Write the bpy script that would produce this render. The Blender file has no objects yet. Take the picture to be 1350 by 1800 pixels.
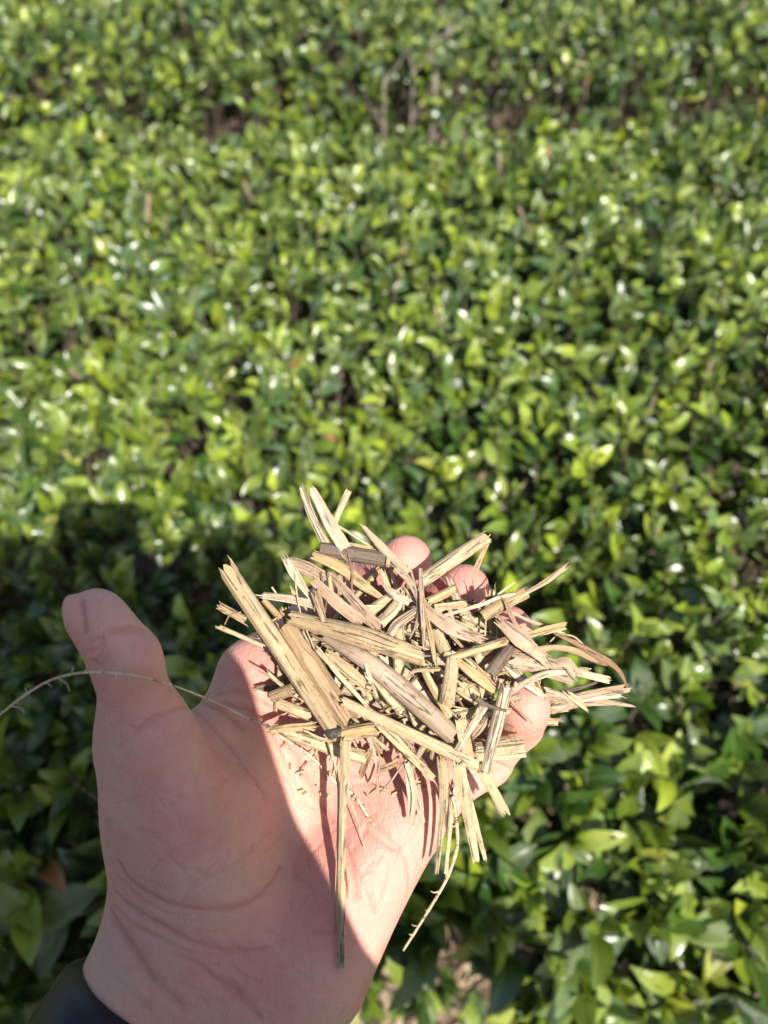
import bpy, math, random
import numpy as np
from mathutils import Vector, Matrix
from mathutils.bvhtree import BVHTree
R = math.radians
scene = bpy.context.scene
COL = scene.collection

# ------------------------------------------------------------------ camera
CAM_Z, PITCH = 1.45, R(50)             # phone held at chest height, looking down
F_PX = 1351.0                          # focal length in photo pixels (1350 x 1800)
cam_d = bpy.data.cameras.new('camera')
cam = bpy.data.objects.new('camera', cam_d); COL.objects.link(cam)
cam.location = (0, 0, CAM_Z)
cam.rotation_euler = (R(90) - PITCH, 0, 0)
cam_d.sensor_fit = 'VERTICAL'
cam_d.sensor_width, cam_d.sensor_height = 7.35, 9.8
cam_d.lens = 9.8 * F_PX / 1800
cam_d.clip_start, cam_d.clip_end = 0.02, 100
cam_d.dof.use_dof = True
cam_d.dof.focus_distance = 0.236
cam_d.dof.aperture_fstop = 2.4
scene.camera = cam
FWD = Vector((0, math.cos(PITCH), -math.sin(PITCH)))
UP = Vector((0, math.sin(PITCH), math.cos(PITCH)))
RT = Vector((1, 0, 0))
CAMP = Vector((0, 0, CAM_Z))
def P(px, py, d):
    """photo pixel + depth along the optical axis (m) -> world point"""
    return CAMP + RT * ((px - 675) / F_PX * d) + UP * ((900 - py) / F_PX * d) + FWD * d
def to_px(p):
    q = p - CAMP; d = q.dot(FWD)
    return 675 + q.dot(RT) / d * F_PX, 900 - q.dot(UP) / d * F_PX, d

# ------------------------------------------------------------------ light
SUN_PX = (222, 905)                    # where the camera's own shadow falls in the photograph
L = (RT * ((SUN_PX[0] - 675) / F_PX) + UP * ((900 - SUN_PX[1]) / F_PX) + FWD).normalized()
sun_d = bpy.data.lights.new('sun', 'SUN'); sun_d.energy = 4.8; sun_d.angle = R(0.53)
sun_d.color = (1.0, 0.95, 0.86)
sun = bpy.data.objects.new('sun', sun_d); COL.objects.link(sun)
sun.rotation_euler = L.to_track_quat('-Z', 'Y').to_euler()
sun.location = (2, -3, 5)
to_sun = -L
world = bpy.data.worlds.new('World'); scene.world = world; world.use_nodes = True
wn = world.node_tree.nodes; wl = world.node_tree.links
sky = wn.new('ShaderNodeTexSky'); sky.sky_type = 'NISHITA'; sky.sun_disc = False
sky.sun_elevation = math.asin(to_sun.z)
sky.sun_rotation = math.atan2(to_sun.x, to_sun.y)
sky.air_density = 1.0; sky.dust_density = 1.6; sky.ozone_density = 1.0
wl.new(sky.outputs[0], wn['Background'].inputs[0]); wn['Background'].inputs[1].default_value = 0.09
scene.view_settings.view_transform = 'Standard'
scene.view_settings.look = 'None'
scene.view_settings.exposure = 0.92
scene.view_settings.gamma = 1
scene.cycles.use_denoising = True

# ------------------------------------------------------------------ helpers
def link(name, me, mat=None, parent=None, **props):
    o = bpy.data.objects.new(name, me); COL.objects.link(o)
    if mat is not None and me is not None: me.materials.append(mat)
    if parent is not None: o.parent = parent
    for k, v in props.items():
        if v is not None: o[k] = v
    return o
def mesh_np(name, V, Fq, smooth=True):
    """vertices (n,3) and faces (m,k) as numpy -> mesh"""
    me = bpy.data.meshes.new(name)
    V = np.ascontiguousarray(V, dtype=np.float32); Fq = np.ascontiguousarray(Fq, dtype=np.int32)
    k = Fq.shape[1]; n = len(Fq)
    me.vertices.add(len(V)); me.vertices.foreach_set('co', V.ravel())
    me.loops.add(n * k); me.loops.foreach_set('vertex_index', Fq.ravel())
    me.polygons.add(n)
    me.polygons.foreach_set('loop_start', np.arange(0, n * k, k, dtype=np.int32))
    me.polygons.foreach_set('use_smooth', np.full(n, smooth))
    me.update(calc_edges=True)
    return me
def point_attr(me, name, arr):
    a = me.attributes.new(name, 'FLOAT_COLOR', 'POINT')
    arr = np.asarray(arr, dtype=np.float32)
    if arr.shape[1] == 3: arr = np.hstack([arr, np.ones((len(arr), 1), np.float32)])
    a.data.foreach_set('color', arr.ravel())
def uv_from_points(me, uv):
    lay = me.uv_layers.new(name='UVMap')
    idx = np.empty(len(me.loops), np.int32); me.loops.foreach_get('vertex_index', idx)
    lay.data.foreach_set('uv', np.ascontiguousarray(uv[idx], dtype=np.float32).ravel())

class NT:
    """small node tree helper"""
    def __init__(s, name):
        s.m = bpy.data.materials.new(name); s.m.use_nodes = True
        s.t = s.m.node_tree; s.t.nodes.clear()
        s.out = s.n('ShaderNodeOutputMaterial')
    def n(s, typ, **kw):
        nd = s.t.nodes.new(typ)
        for k, v in kw.items(): setattr(nd, k, v)
        return nd
    def l(s, a, b): s.t.links.new(a, b)
    def val(s, sock, v):
        if hasattr(v, 'links') or isinstance(v, bpy.types.NodeSocket): s.l(v, sock)
        else: sock.default_value = v
    def math(s, op, a, b=None, c=None, clamp=False):
        nd = s.n('ShaderNodeMath', operation=op, use_clamp=clamp)
        s.val(nd.inputs[0], a)
        if b is not None: s.val(nd.inputs[1], b)
        if c is not None: s.val(nd.inputs[2], c)
        return nd.outputs[0]
    def noise(s, vec, scale, detail=3, rough=.5, w=None):
        nd = s.n('ShaderNodeTexNoise')
        if vec is not None: s.l(vec, nd.inputs['Vector'])
        nd.inputs['Scale'].default_value = scale; nd.inputs['Detail'].default_value = detail
        nd.inputs['Roughness'].default_value = rough
        return nd.outputs[0]
    def ramp(s, fac, stops):
        nd = s.n('ShaderNodeValToRGB'); s.l(fac, nd.inputs[0])
        e = nd.color_ramp.elements
        while len(e) < len(stops): e.new(.5)
        for i, (p, c) in enumerate(stops):
            e[i].position = p; e[i].color = (*c, 1) if len(c) == 3 else c
        return nd.outputs[0]
    def mix(s, fac, a, b, mode='MIX'):
        nd = s.n('ShaderNodeMix', data_type='RGBA', blend_type=mode)
        s.val(nd.inputs[0], fac); s.val(nd.inputs[6], a if not isinstance(a, tuple) else (*a, 1) if len(a) == 3 else a)
        s.val(nd.inputs[7], b if not isinstance(b, tuple) else (*b, 1) if len(b) == 3 else b)
        return nd.outputs[2]
    def mapr(s, v, a, b, c=0., d=1.):
        nd = s.n('ShaderNodeMapRange'); s.l(v, nd.inputs[0])
        for i, x in enumerate((a, b, c, d)): nd.inputs[i + 1].default_value = x
        return nd.outputs[0]
    def bump(s, h, strength, dist, nrm=None):
        nd = s.n('ShaderNodeBump'); s.l(h, nd.inputs['Height'])
        nd.inputs['Strength'].default_value = strength; nd.inputs['Distance'].default_value = dist
        if nrm is not None: s.l(nrm, nd.inputs['Normal'])
        return nd.outputs[0]
    def principled(s, **kw):
        b = s.n('ShaderNodeBsdfPrincipled')
        for k, v in kw.items(): s.val(b.inputs[k.replace('_', ' ')], v)
        s.l(b.outputs[0], s.out.inputs[0])
        return b
# ------------------------------------------------------------------ signed-distance modelling (hand and body)
def C(px, py, d):
    """photo pixel + depth (mm) -> camera frame, mm: right, up, towards the viewer"""
    return np.array([(px - 675) / F_PX * d, (900 - py) / F_PX * d, -d], np.float32)
CAM_M = np.array([RT, UP, -FWD], np.float32)            # rows: camera axes in world
def cam_to_world(V): return V @ CAM_M * 0.001 + np.array(CAMP, np.float32)

class Field:
    def __init__(s, lo, hi, h):
        s.lo = np.array(lo, np.float32); s.h = h
        s.n = np.ceil((np.array(hi) - s.lo) / h).astype(int) + 1
        s.ax = [s.lo[i] + h * np.arange(s.n[i], dtype=np.float32) for i in range(3)]
    def new(s): return np.full(s.n, 1e3, np.float32)
    def box(s, lo, hi, pad):
        sl = []
        for i in range(3):
            a = int(max(0, math.floor((lo[i] - pad - s.lo[i]) / s.h))); b = int(min(s.n[i], math.ceil((hi[i] + pad - s.lo[i]) / s.h) + 1))
            sl.append(slice(a, max(a, b)))
        return tuple(sl)
    def grid(s, sl):
        return s.ax[0][sl[0]][:, None, None], s.ax[1][sl[1]][None, :, None], s.ax[2][sl[2]][None, None, :]
    def cone(s, A, a, b, r1, r2, k, rm=None, pad=16):
        a = np.asarray(a, np.float32); b = np.asarray(b, np.float32); rmax = max(r1, r2, rm or 0)
        sl = s.box(np.minimum(a, b) - rmax, np.maximum(a, b) + rmax, pad)
        X, Y, Z = s.grid(sl); ba = b - a; l2 = float(ba @ ba)
        t = np.clip(((X - a[0]) * ba[0] + (Y - a[1]) * ba[1] + (Z - a[2]) * ba[2]) / l2, 0, 1)
        d = np.sqrt((X - a[0] - t * ba[0])**2 + (Y - a[1] - t * ba[1])**2 + (Z - a[2] - t * ba[2])**2)
        r = r1 + (r2 - r1) * t
        if rm is not None: r = r + (rm - (r1 + r2) / 2) * 4 * t * (1 - t)
        s.merge(A, sl, d - r, k)
    def ell(s, A, c, rad, axes, k, pad=12):
        c = np.asarray(c, np.float32); rmax = max(rad)
        sl = s.box(c - rmax, c + rmax, pad); X, Y, Z = s.grid(sl)
        q = [(X - c[0]) * ax[0] + (Y - c[1]) * ax[1] + (Z - c[2]) * ax[2] for ax in axes]
        k0 = np.sqrt(sum((q[i] / rad[i])**2 for i in range(3))); k1 = np.sqrt(sum((q[i] / rad[i]**2)**2 for i in range(3))) + 1e-6
        s.merge(A, sl, k0 * (k0 - 1) / k1, k)
    @staticmethod
    def smin(a, b, k):
        if k <= 0: return np.minimum(a, b)
        h = np.clip(k - np.abs(a - b), 0, None)
        return np.minimum(a, b) - h * h / (4 * k)
    def merge(s, A, sl, d, k): A[sl] = s.smin(A[sl], d, k)

def surface_nets(A, lo, h):
    n = A.shape; ins = A < 0
    c = np.zeros((n[0]-1, n[1]-1, n[2]-1), np.int8)
    for i in (0, 1):
        for j in (0, 1):
            for k in (0, 1): c += ins[i:n[0]-1+i, j:n[1]-1+j, k:n[2]-1+k]
    act = (c > 0) & (c < 8)
    idx = np.argwhere(act); ids = np.full(act.shape, -1, np.int32); ids[act] = np.arange(len(idx))
    pos = np.zeros((len(idx), 3), np.float32); cnt = np.zeros(len(idx), np.float32)
    cor = [(i, j, k) for i in (0, 1) for j in (0, 1) for k in (0, 1)]
    for p in cor:
        for ax in range(3):
            if p[ax]: continue
            q = list(p); q[ax] = 1
            va = A[idx[:, 0]+p[0], idx[:, 1]+p[1], idx[:, 2]+p[2]]; vb = A[idx[:, 0]+q[0], idx[:, 1]+q[1], idx[:, 2]+q[2]]
            m = (va < 0) != (vb < 0); t = va[m] / (va[m] - vb[m])
            e = np.tile(np.array(p, np.float32), (m.sum(), 1)); e[:, ax] += t
            pos[m] += e; cnt[m] += 1
    V = (idx + pos / cnt[:, None]) * h + lo
    Q = []
    for ax in range(3):
        u, v = (ax + 1) % 3, (ax + 2) % 3
        sa = [slice(None)] * 3; sb = [slice(None)] * 3; sa[ax] = slice(0, n[ax]-1); sb[ax] = slice(1, n[ax])
        a = ins[tuple(sa)]; ch = np.argwhere(a != ins[tuple(sb)])
        ch = ch[(ch[:, u] > 0) & (ch[:, v] > 0) & (ch[:, u] < n[u]-1) & (ch[:, v] < n[v]-1)]
        def cell(du, dv):
            q = ch.copy(); q[:, u] -= du; q[:, v] -= dv
            return ids[q[:, 0], q[:, 1], q[:, 2]]
        q = np.stack([cell(1, 1), cell(0, 1), cell(0, 0), cell(1, 0)], 1)
        fl = ~a[ch[:, 0], ch[:, 1], ch[:, 2]]
        q[fl] = q[fl][:, ::-1]; Q.append(q)
    return V, np.concatenate(Q)
def relax(V, Q, it, lam=.5):
    e = np.concatenate([Q[:, [0, 1]], Q[:, [1, 2]], Q[:, [2, 3]], Q[:, [3, 0]]])
    e = np.concatenate([e, e[:, ::-1]])
    deg = np.bincount(e[:, 0], minlength=len(V))[:, None].astype(np.float32)
    for _ in range(it):
        s = np.stack([np.bincount(e[:, 0], weights=V[e[:, 1], i], minlength=len(V)) for i in range(3)], 1)
        V = V + lam * (s / deg - V)
    return V.astype(np.float32)
def normals(V, Q):
    n = np.cross(V[Q[:, 2]] - V[Q[:, 0]], V[Q[:, 3]] - V[Q[:, 1]]); N = np.zeros_like(V)
    for i in range(4):
        for j in range(3): N[:, j] += np.bincount(Q[:, i], weights=n[:, j], minlength=len(V))
    return N / (np.linalg.norm(N, axis=1, keepdims=True) + 1e-9)

# ---- left hand: joints are photo pixels with their depth in mm
HV = 0.6
fd = Field((-110, -205, -305), (62, 6, -175), HV)
palm = fd.new()
mcp = dict(i=(452, 1188, 264), m=(560, 1245, 270), r=(662, 1322, 268), p=(742, 1398, 258))
car = dict(i=(365, 1560, 245), m=(425, 1590, 250), r=(485, 1610, 250), p=(540, 1625, 246))
for f, r0, r1 in (('i', 14, 12.5), ('m', 14, 12), ('r', 14, 11.5), ('p', 14, 11.5)):
    fd.cone(palm, C(*car[f]), C(*mcp[f]), r0, r1, 9)
fd.cone(palm, C(690, 1455, 256), C(545, 1690, 243), 13.5, 20, 10)         # hypothenar
fd.cone(palm, C(600, 1330, 262), C(700, 1420, 258), 12, 12, 8)            # distal pad
fd.cone(palm, C(335, 1555, 236), C(262, 1320, 222), 21, 14, 12, rm=20)    # thenar
fd.cone(palm, C(345, 1480, 236), C(420, 1300, 258), 16, 11, 12)           # thenar inner slope
fd.cone(palm, C(290, 1335, 232), C(440, 1222, 262), 10, 10, 9, rm=7)      # web
fd.cone(palm, C(292, 1680, 232), C(120, 1990, 212), 19, 22, 14)           # forearm, thumb side
fd.cone(palm, C(468, 1738, 237), C(330, 2030, 218), 20, 23, 14)           # forearm, little-finger side
fd.cone(palm, C(380, 1650, 240), C(380, 1720, 236), 20, 20, 14)
fd.cone(palm, C(345, 1560, 238), C(300, 1690, 234), 19, 17, 12)
fingers = fd.new()
fing = {
 'i': [(452, 1188, 264, 12.0), (562, 1082, 291, 9.8), (634, 1028, 266, 9.2), (714, 986, 252, 8.5)],
 'm': [(560, 1245, 270, 12.0), (672, 1125, 299, 10.0), (750, 1060, 274, 9.3), (816, 1036, 257, 8.5)],
 'r': [(662, 1322, 268, 11.5), (776, 1222, 292, 9.8), (862, 1138, 277, 8.9), (892, 1108, 258, 8.4)],
 'p': [(742, 1398, 258, 11.0), (852, 1334, 266, 9.2), (908, 1270, 252, 8.5), (921, 1240, 240, 8.1)],
}
for f, J in fing.items():
    T = fd.new()
    for a, b in zip(J[:-1], J[1:]):
        mid = (a[3] + b[3]) / 2 - .3
        fd.cone(T, C(*a[:3]), C(*b[:3]), a[3], b[3], 3, rm=mid)
    a, b = C(*J[2][:3]), C(*J[3][:3]); d = (b - a) / np.linalg.norm(b - a)
    t = np.array([0, 0, 1.]); t = t - d * (t @ d); t /= np.linalg.norm(t)
    fd.ell(T, a * .35 + b * .65 + t * 1.6, (10, 7.6, 7.2), (d, np.cross(d, t), t), 3)    # finger pulp
    fingers = fd.smin(fingers, T, 0.6)
thumb = fd.new()
J = [(262, 1320, 222, 13.0), (250, 1275, 219, 11.2), (222, 1160, 211, 8.3), (168, 1087, 209, 7.5)]
for a, b in zip(J[:-1], J[1:]):
    fd.cone(thumb, C(*a[:3]), C(*b[:3]), a[3], b[3], 6, rm=(a[3] + b[3]) / 2 + .1)
ta, tb = C(*J[2][:3]), C(*J[3][:3]); td = (tb - ta) / np.linalg.norm(tb - ta)
fd.ell(thumb, tb * .72 + ta * .28 + np.array([.8, .8, 1.5]), (10.5, 7.5, 7.2), (td, np.cross(td, (0, 0, 1)), np.array([0, 0, 1.])), 3)
# thumb nail: a thin curved plate on the outer side of the tip
nd = np.array([-.36, .93, 0.]); nl_dir = np.array([-.93, -.36, .10]); nl_dir /= np.linalg.norm(nl_dir); nd -= nl_dir * (nd @ nl_dir); nd /= np.linalg.norm(nd)
nl_c = C(136, 1084, 207)
fd.ell(thumb, nl_c, (6.4, 5.8, 3.0), (nd, np.cross(nd, nl_dir), nl_dir), 1.8)
td = nd
fingers = fd.smin(fingers, thumb, 1)
hand = fd.smin(palm, fingers, 6)
V, Q = surface_nets(hand, fd.lo, HV)
V = relax(V, Q, 4)
N = normals(V, Q)
hand_bvh = BVHTree.FromPolygons([Vector(v) for v in V], Q.tolist())
def hand_hit(px, py):
    d = Vector(C(px, py, 1000)).normalized()
    return hand_bvh.ray_cast(Vector((0, 0, 0)), d)
def hand_depth(px, py):
    h = hand_hit(px, py)
    return None if h[0] is None else -h[0].z / 1000

# skin folds: polylines in photo pixels dropped on to the skin; (points, depth mm, half-width mm)
def z5(*p): return [(x / 2.7, 1000 + y / 2.7) for x, y in p]            # from an enlarged crop
def z3(*p): return [(360 + x / 3.375, 1160 + y / 3.375) for x, y in p]
def z6(*p): return [(x / 1.9286, 1400 + y / 1.9286) for x, y in p]
folds = [
 (z5((384, 150), (392, 200), (399, 250), (402, 305)), .9, .9),
 (z6((400, 225), (430, 280), (480, 320), (550, 360), (620, 380), (700, 388), (780, 385), (850, 360), (890, 330), (930, 280), (955, 235)), .75, .9),
 (z6((405, 280), (470, 345), (560, 395), (640, 405)), .35, .7),
 (z6((390, 330), (430, 370), (480, 400), (560, 445), (640, 490), (700, 510), (760, 522), (830, 520), (910, 510)), .65, .9),
 (z6((380, 365), (450, 440), (540, 480), (620, 520), (700, 540), (780, 535)), .45, .7),
 (z6((372, 400), (400, 450), (440, 505), (480, 570), (515, 625)), 1.5, 1.5),
 (z6((520, 625), (570, 660), (620, 710)), .4, 1.0),
 (z6((600, 540), (680, 575), (760, 640), (820, 690), (890, 755)), .5, 1.1),
 (z6((770, 630), (840, 690), (870, 750)), .3, .8),
 (z6((510, 250), (580, 190), (660, 150), (720, 110)), .28, .7),
 (z6((610, 365), (680, 280), (740, 220)), .32, .6),
 (z6((690, 280), (770, 250), (850, 190), (920, 120)), .32, .7),
 (z6((700, 270), (660, 250), (600, 235)), .22, .6),
 (z5((520, 292), (560, 285), (620, 272), (660, 276), (700, 292)), .6, .9),
 (z5((540, 302), (620, 290), (680, 300)), .35, .7),
 (z5((425, 345), (460, 340), (495, 320)), .4, .7),
 (z5((430, 395), (465, 375), (490, 330)), .5, .8),
 (z5((445, 440), (475, 410), (490, 360)), .5, .7),
 (z5((450, 455), (485, 450), (505, 400)), .35, .7),
 (z5((640, 770), (720, 712), (790, 685), (850, 655), (890, 650)), .55, 1.0),
 (z5((560, 850), (640, 785), (730, 730)), .25, .8),
 (z5((880, 612), (940, 625), (1010, 648), (1060, 672), (1100, 705), (1160, 760)), .8, 1.2),
 (z5((910, 660), (980, 715), (1050, 790), (1110, 860), (1160, 930), (1215, 1000), (1260, 1080)), .55, 1.2),
 (z5((1000, 640), (1080, 640), (1180, 665), (1260, 720), (1310, 740)), .45, .8),
 (z5((1020, 600), (1100, 570), (1200, 590), (1290, 650)), .35, .7),
 (z5((940, 625), (1020, 580), (1080, 530)), .4, .7),
 (z3((60, 200), (180, 180), (300, 200), (420, 270)), .3, .7),
 (z3((120, 245), (260, 280), (400, 330), (520, 335)), .6, .9),
 (z3((470, 430), (530, 540), (555, 650), (620, 770), (720, 915), (790, 1000), (850, 1150), (880, 1260), (900, 1400)), .8, 1.0),
 (z3((400, 420), (470, 560), (520, 700), (590, 830), (640, 880)), .35, .8),
 (z3((850, 830), (960, 930), (1050, 1010), (1130, 1110), (1190, 1180), (1215, 1290), (1210, 1400)), .55, .8),
 (z3((1150, 1110), (1240, 1050), (1300, 940)), .35, .7),
 (z3((1110, 1130), (1090, 1250), (1060, 1400)), .3, .6),
 (z3((680, 790), (750, 770), (900, 740), (1050, 720)), .25, .6),
 (z3((1150, 700), (1200, 850), (1215, 950)), .3, .7),
 (z6((1090, 95), (1150, 180), (1190, 230), (1240, 300), (1280, 390)), .4, .7),
 (z6((1280, 385), (1310, 310), (1345, 200)), .35, .6),
 (z6((1240, 115), (1290, 150), (1350, 190)), .5, .8),
 ([(786, 1440), (812, 1395), (822, 1372)], .8, 1.1),
 ([(862, 1338), (880, 1345), (905, 1356)], .35, .8),
]
hr = random.Random(4)
for _ in range(150):                                     # fine branching wrinkles of palm, thenar and wrist
    x, y = hr.uniform(200, 760), hr.uniform(1180, 1790)
    if y > 1560: a = hr.gauss(.45, .25)
    elif x < 420: a = hr.choice((hr.gauss(-.65, .25), hr.gauss(.75, .3)))
    else: a = hr.choice((hr.gauss(1.0, .3), hr.gauss(-.9, .35)))
    ln = hr.uniform(18, 85); pl = []
    for s_ in range(5): pl.append((x, y)); x += math.cos(a) * ln / 4; y += math.sin(a) * ln / 4; a += hr.gauss(0, .16)
    folds.append((pl, hr.uniform(.10, .26), hr.uniform(.55, .8)))
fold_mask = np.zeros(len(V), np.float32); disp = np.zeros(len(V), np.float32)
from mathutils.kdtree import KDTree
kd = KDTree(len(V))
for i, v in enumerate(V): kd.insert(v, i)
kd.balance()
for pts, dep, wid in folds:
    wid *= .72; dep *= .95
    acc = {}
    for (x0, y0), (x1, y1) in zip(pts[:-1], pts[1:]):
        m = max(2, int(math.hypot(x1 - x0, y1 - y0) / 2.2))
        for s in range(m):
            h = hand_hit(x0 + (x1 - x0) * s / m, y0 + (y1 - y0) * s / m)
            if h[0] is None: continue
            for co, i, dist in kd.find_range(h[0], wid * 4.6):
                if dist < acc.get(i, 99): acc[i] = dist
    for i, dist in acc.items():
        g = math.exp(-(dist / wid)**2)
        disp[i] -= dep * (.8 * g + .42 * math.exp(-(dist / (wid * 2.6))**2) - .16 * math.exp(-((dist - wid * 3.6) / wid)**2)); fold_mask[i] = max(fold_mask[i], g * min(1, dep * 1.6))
disp = np.clip(disp, -1.7, .4)
V = V + N * disp[:, None]
# skin tone that belongs to the skin: redder pulps, knuckle side and folds, paler thenar
tone = np.zeros((len(V), 3), np.float32)
def blob(px, py, d, r): 
    c = C(px, py, d); return np.exp(-((V - c)**2).sum(1) / r**2)
red = sum(blob(*J[3][:3], 13) for J in fing.values()) + .5 * blob(700, 1400, 250, 22) + .45 * blob(430, 1190, 252, 20) + .35 * blob(600, 1420, 250, 30)
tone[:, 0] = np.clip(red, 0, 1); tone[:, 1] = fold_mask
nail = np.exp(-(((V - (nl_c + nl_dir * 1.4)) @ np.stack([td, np.cross(td, nl_dir), nl_dir], 1)) / np.array([6.4, 5.2, 2.6]))**2 @ np.ones(3) * 1.0)
tone[:, 2] = np.clip((nail - .42) * 6, 0, 1) * ((V - nl_c) @ nl_dir > .4)
handV, handQ, handT = cam_to_world(V), Q, tone
# ------------------------------------------------------------------ skin
def skin_material():
    t = NT('skin')
    co = t.n('ShaderNodeTexCoord').outputs['Object']
    at = t.n('ShaderNodeVertexColor', layer_name='tone')
    sep = t.n('ShaderNodeSeparateColor'); t.l(at.outputs[0], sep.inputs[0])
    red, fold, nail = sep.outputs
    n1 = t.noise(co, 60, 4, .6); n2 = t.noise(co, 260, 3, .6); n3 = t.noise(co, 22, 2)
    base = t.mix(t.mapr(n1, .35, .68), (.59, .335, .258), (.565, .275, .212))
    base = t.mix(t.math('MULTIPLY', t.mapr(n3, .45, .62), .6), base, (.60, .39, .27))
    n4 = t.noise(co, 38, 3, .6)
    base = t.mix(t.math('MULTIPLY', t.mapr(n4, .52, .68), .6), base, (.54, .225, .185))
    base = t.mix(t.math('MULTIPLY', t.mapr(n4, .44, .30), .35), base, (.48, .335, .285))
    base = t.mix(t.math('MULTIPLY', t.mapr(n2, .5, .7), .35), base, (.52, .24, .19))
    base = t.mix(t.math('MULTIPLY', red, .75), base, (.56, .22, .18))
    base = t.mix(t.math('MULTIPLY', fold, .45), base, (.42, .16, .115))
    base = t.mix(t.math('MULTIPLY', nail, .7), base, (.66, .42, .34))
    # fine skin relief: crossing ridges and pores
    vor = t.n('ShaderNodeTexVoronoi', feature='DISTANCE_TO_EDGE'); t.l(co, vor.inputs['Vector']); vor.inputs['Scale'].default_value = 620
    mp = t.n('ShaderNodeMapping'); t.l(co, mp.inputs['Vector']); mp.inputs['Rotation'].default_value = (.3, .2, .75); mp.inputs['Scale'].default_value = (1, .22, .6)
    ridg = t.noise(mp.outputs[0], 900, 2, .6)
    hgt = t.math('ADD', t.math('MULTIPLY', t.mapr(vor.outputs['Distance'], 0, .25), .5), ridg)
    hgt = t.math('ADD', hgt, t.math('MULTIPLY', t.noise(co, 140, 3, .6), 1.2))
    mp2 = t.n('ShaderNodeMapping'); t.l(co, mp2.inputs['Vector']); mp2.inputs['Rotation'].default_value = (.2, -.3, -.55); mp2.inputs['Scale'].default_value = (1, .33, .7)
    v2 = t.n('ShaderNodeTexVoronoi', feature='DISTANCE_TO_EDGE'); t.l(mp2.outputs[0], v2.inputs['Vector']); v2.inputs['Scale'].default_value = 210
    line2 = t.mapr(v2.outputs['Distance'], 0, .06)
    hgt = t.math('ADD', hgt, t.math('MULTIPLY', line2, .8))
    rough = t.math('ADD', .52, t.math('MULTIPLY', t.math('SUBTRACT', n2, nail), .12))
    b = t.principled(Base_Color=base, Roughness=rough, Normal=t.bump(hgt, .4, .00035))
    b.inputs['Subsurface Weight'].default_value = .3
    b.inputs['Subsurface Radius'].default_value = (1.0, .35, .18); b.inputs['Subsurface Scale'].default_value = .006
    b.inputs['Specular IOR Level'].default_value = .32
    return t.m
def cloth_material(name, col):
    t = NT(name); co = t.n('ShaderNodeTexCoord').outputs['Object']
    w = t.noise(co, 900, 2); c = t.mix(t.mapr(w, .3, .7), col, tuple(x * 1.5 for x in col))
    t.principled(Base_Color=c, Roughness=.9, Normal=t.bump(w, .4, .0008)); return t.m
M_SKIN = skin_material()

# ------------------------------------------------------------------ the person who holds the straw and takes the picture
def W(p): return np.array(p, np.float32) * 1000
def cw(u, v, w): return np.array(CAMP + RT * u + UP * v - FWD * w) * 1000     # camera frame, m -> world, mm
bf = Field((-480, -620, 0), (520, 120, 1860), 9)
def body_field(grow):
    A = bf.new(); g = grow
    def k(a, b, r1, r2, kk=40, rm=None): bf.cone(A, W(a) if max(map(abs, a)) < 10 else a, W(b) if max(map(abs, b)) < 10 else b, r1 + g, r2 + g, kk, rm, pad=60)
    return A, k
SHL, SHR = (-.27, -.36, 1.40), (.11, -.36, 1.40)
ELL, ELR = (-.235, -.20, 1.15), (.25, -.24, 1.17)
WRL = P(215, 2000, .225); WRR = CAMP + RT * .092 + UP * -.185 - FWD * .035
WRL = tuple(WRL); WRR = tuple(WRR)
def torso(k):
    k((-.18, -.40, 1.36), (.02, -.40, 1.36), 95, 95); k((-.17, -.41, 1.10), (.01, -.41, 1.10), 95, 95)
    k((-.17, -.40, .98), (.01, -.40, .98), 100, 100)
    k((-.16, -.40, 1.36), (-.16, -.41, .98), 100, 105); k((0, -.40, 1.36), (0, -.41, .98), 100, 105)
def arms(k, cut=1.0):
    k((-.18, -.38, 1.40), SHL, 60, 58); k((.02, -.38, 1.40), SHR, 60, 58)
    k(SHL, ELL, 54, 42); k(SHR, ELR, 54, 42)
    k(ELL, tuple(Vector(ELL).lerp(Vector(WRL), cut)), 42, 42 - 13 * cut, 30); k(ELR, tuple(Vector(ELR).lerp(Vector(WRR), cut)), 42, 42 - 14 * cut, 30)
def legs(k):
    for sx in (-.19, .03):
        k((sx, -.40, .95), (sx, -.38, .50), 88, 58); k((sx, -.38, .50), (sx, -.40, .10), 58, 40)
HX = .035
A, k = body_field(0)
torso(k); arms(k); legs(k)
for sx in (-.19, .03): k((sx, -.41, .05), (sx, -.24, .04), 38, 34)
k((-.05, -.40, 1.42), (-.01, -.36, 1.56), 58, 54)
k((HX, -.345, 1.68), (HX, -.375, 1.725), 78, 86, 30); k((HX, -.29, 1.59), (HX, -.32, 1.68), 52, 70, 25)
k((HX, -.262, 1.635), (HX, -.245, 1.615), 12, 13, 10)
for sx in (-1, 1): k((HX + .085 * sx, -.36, 1.67), (HX + .088 * sx, -.355, 1.63), 14, 9, 8)
bodyV, bodyQ = surface_nets(A, bf.lo, bf.h); bodyV = relax(bodyV, bodyQ, 2) * .001
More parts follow.
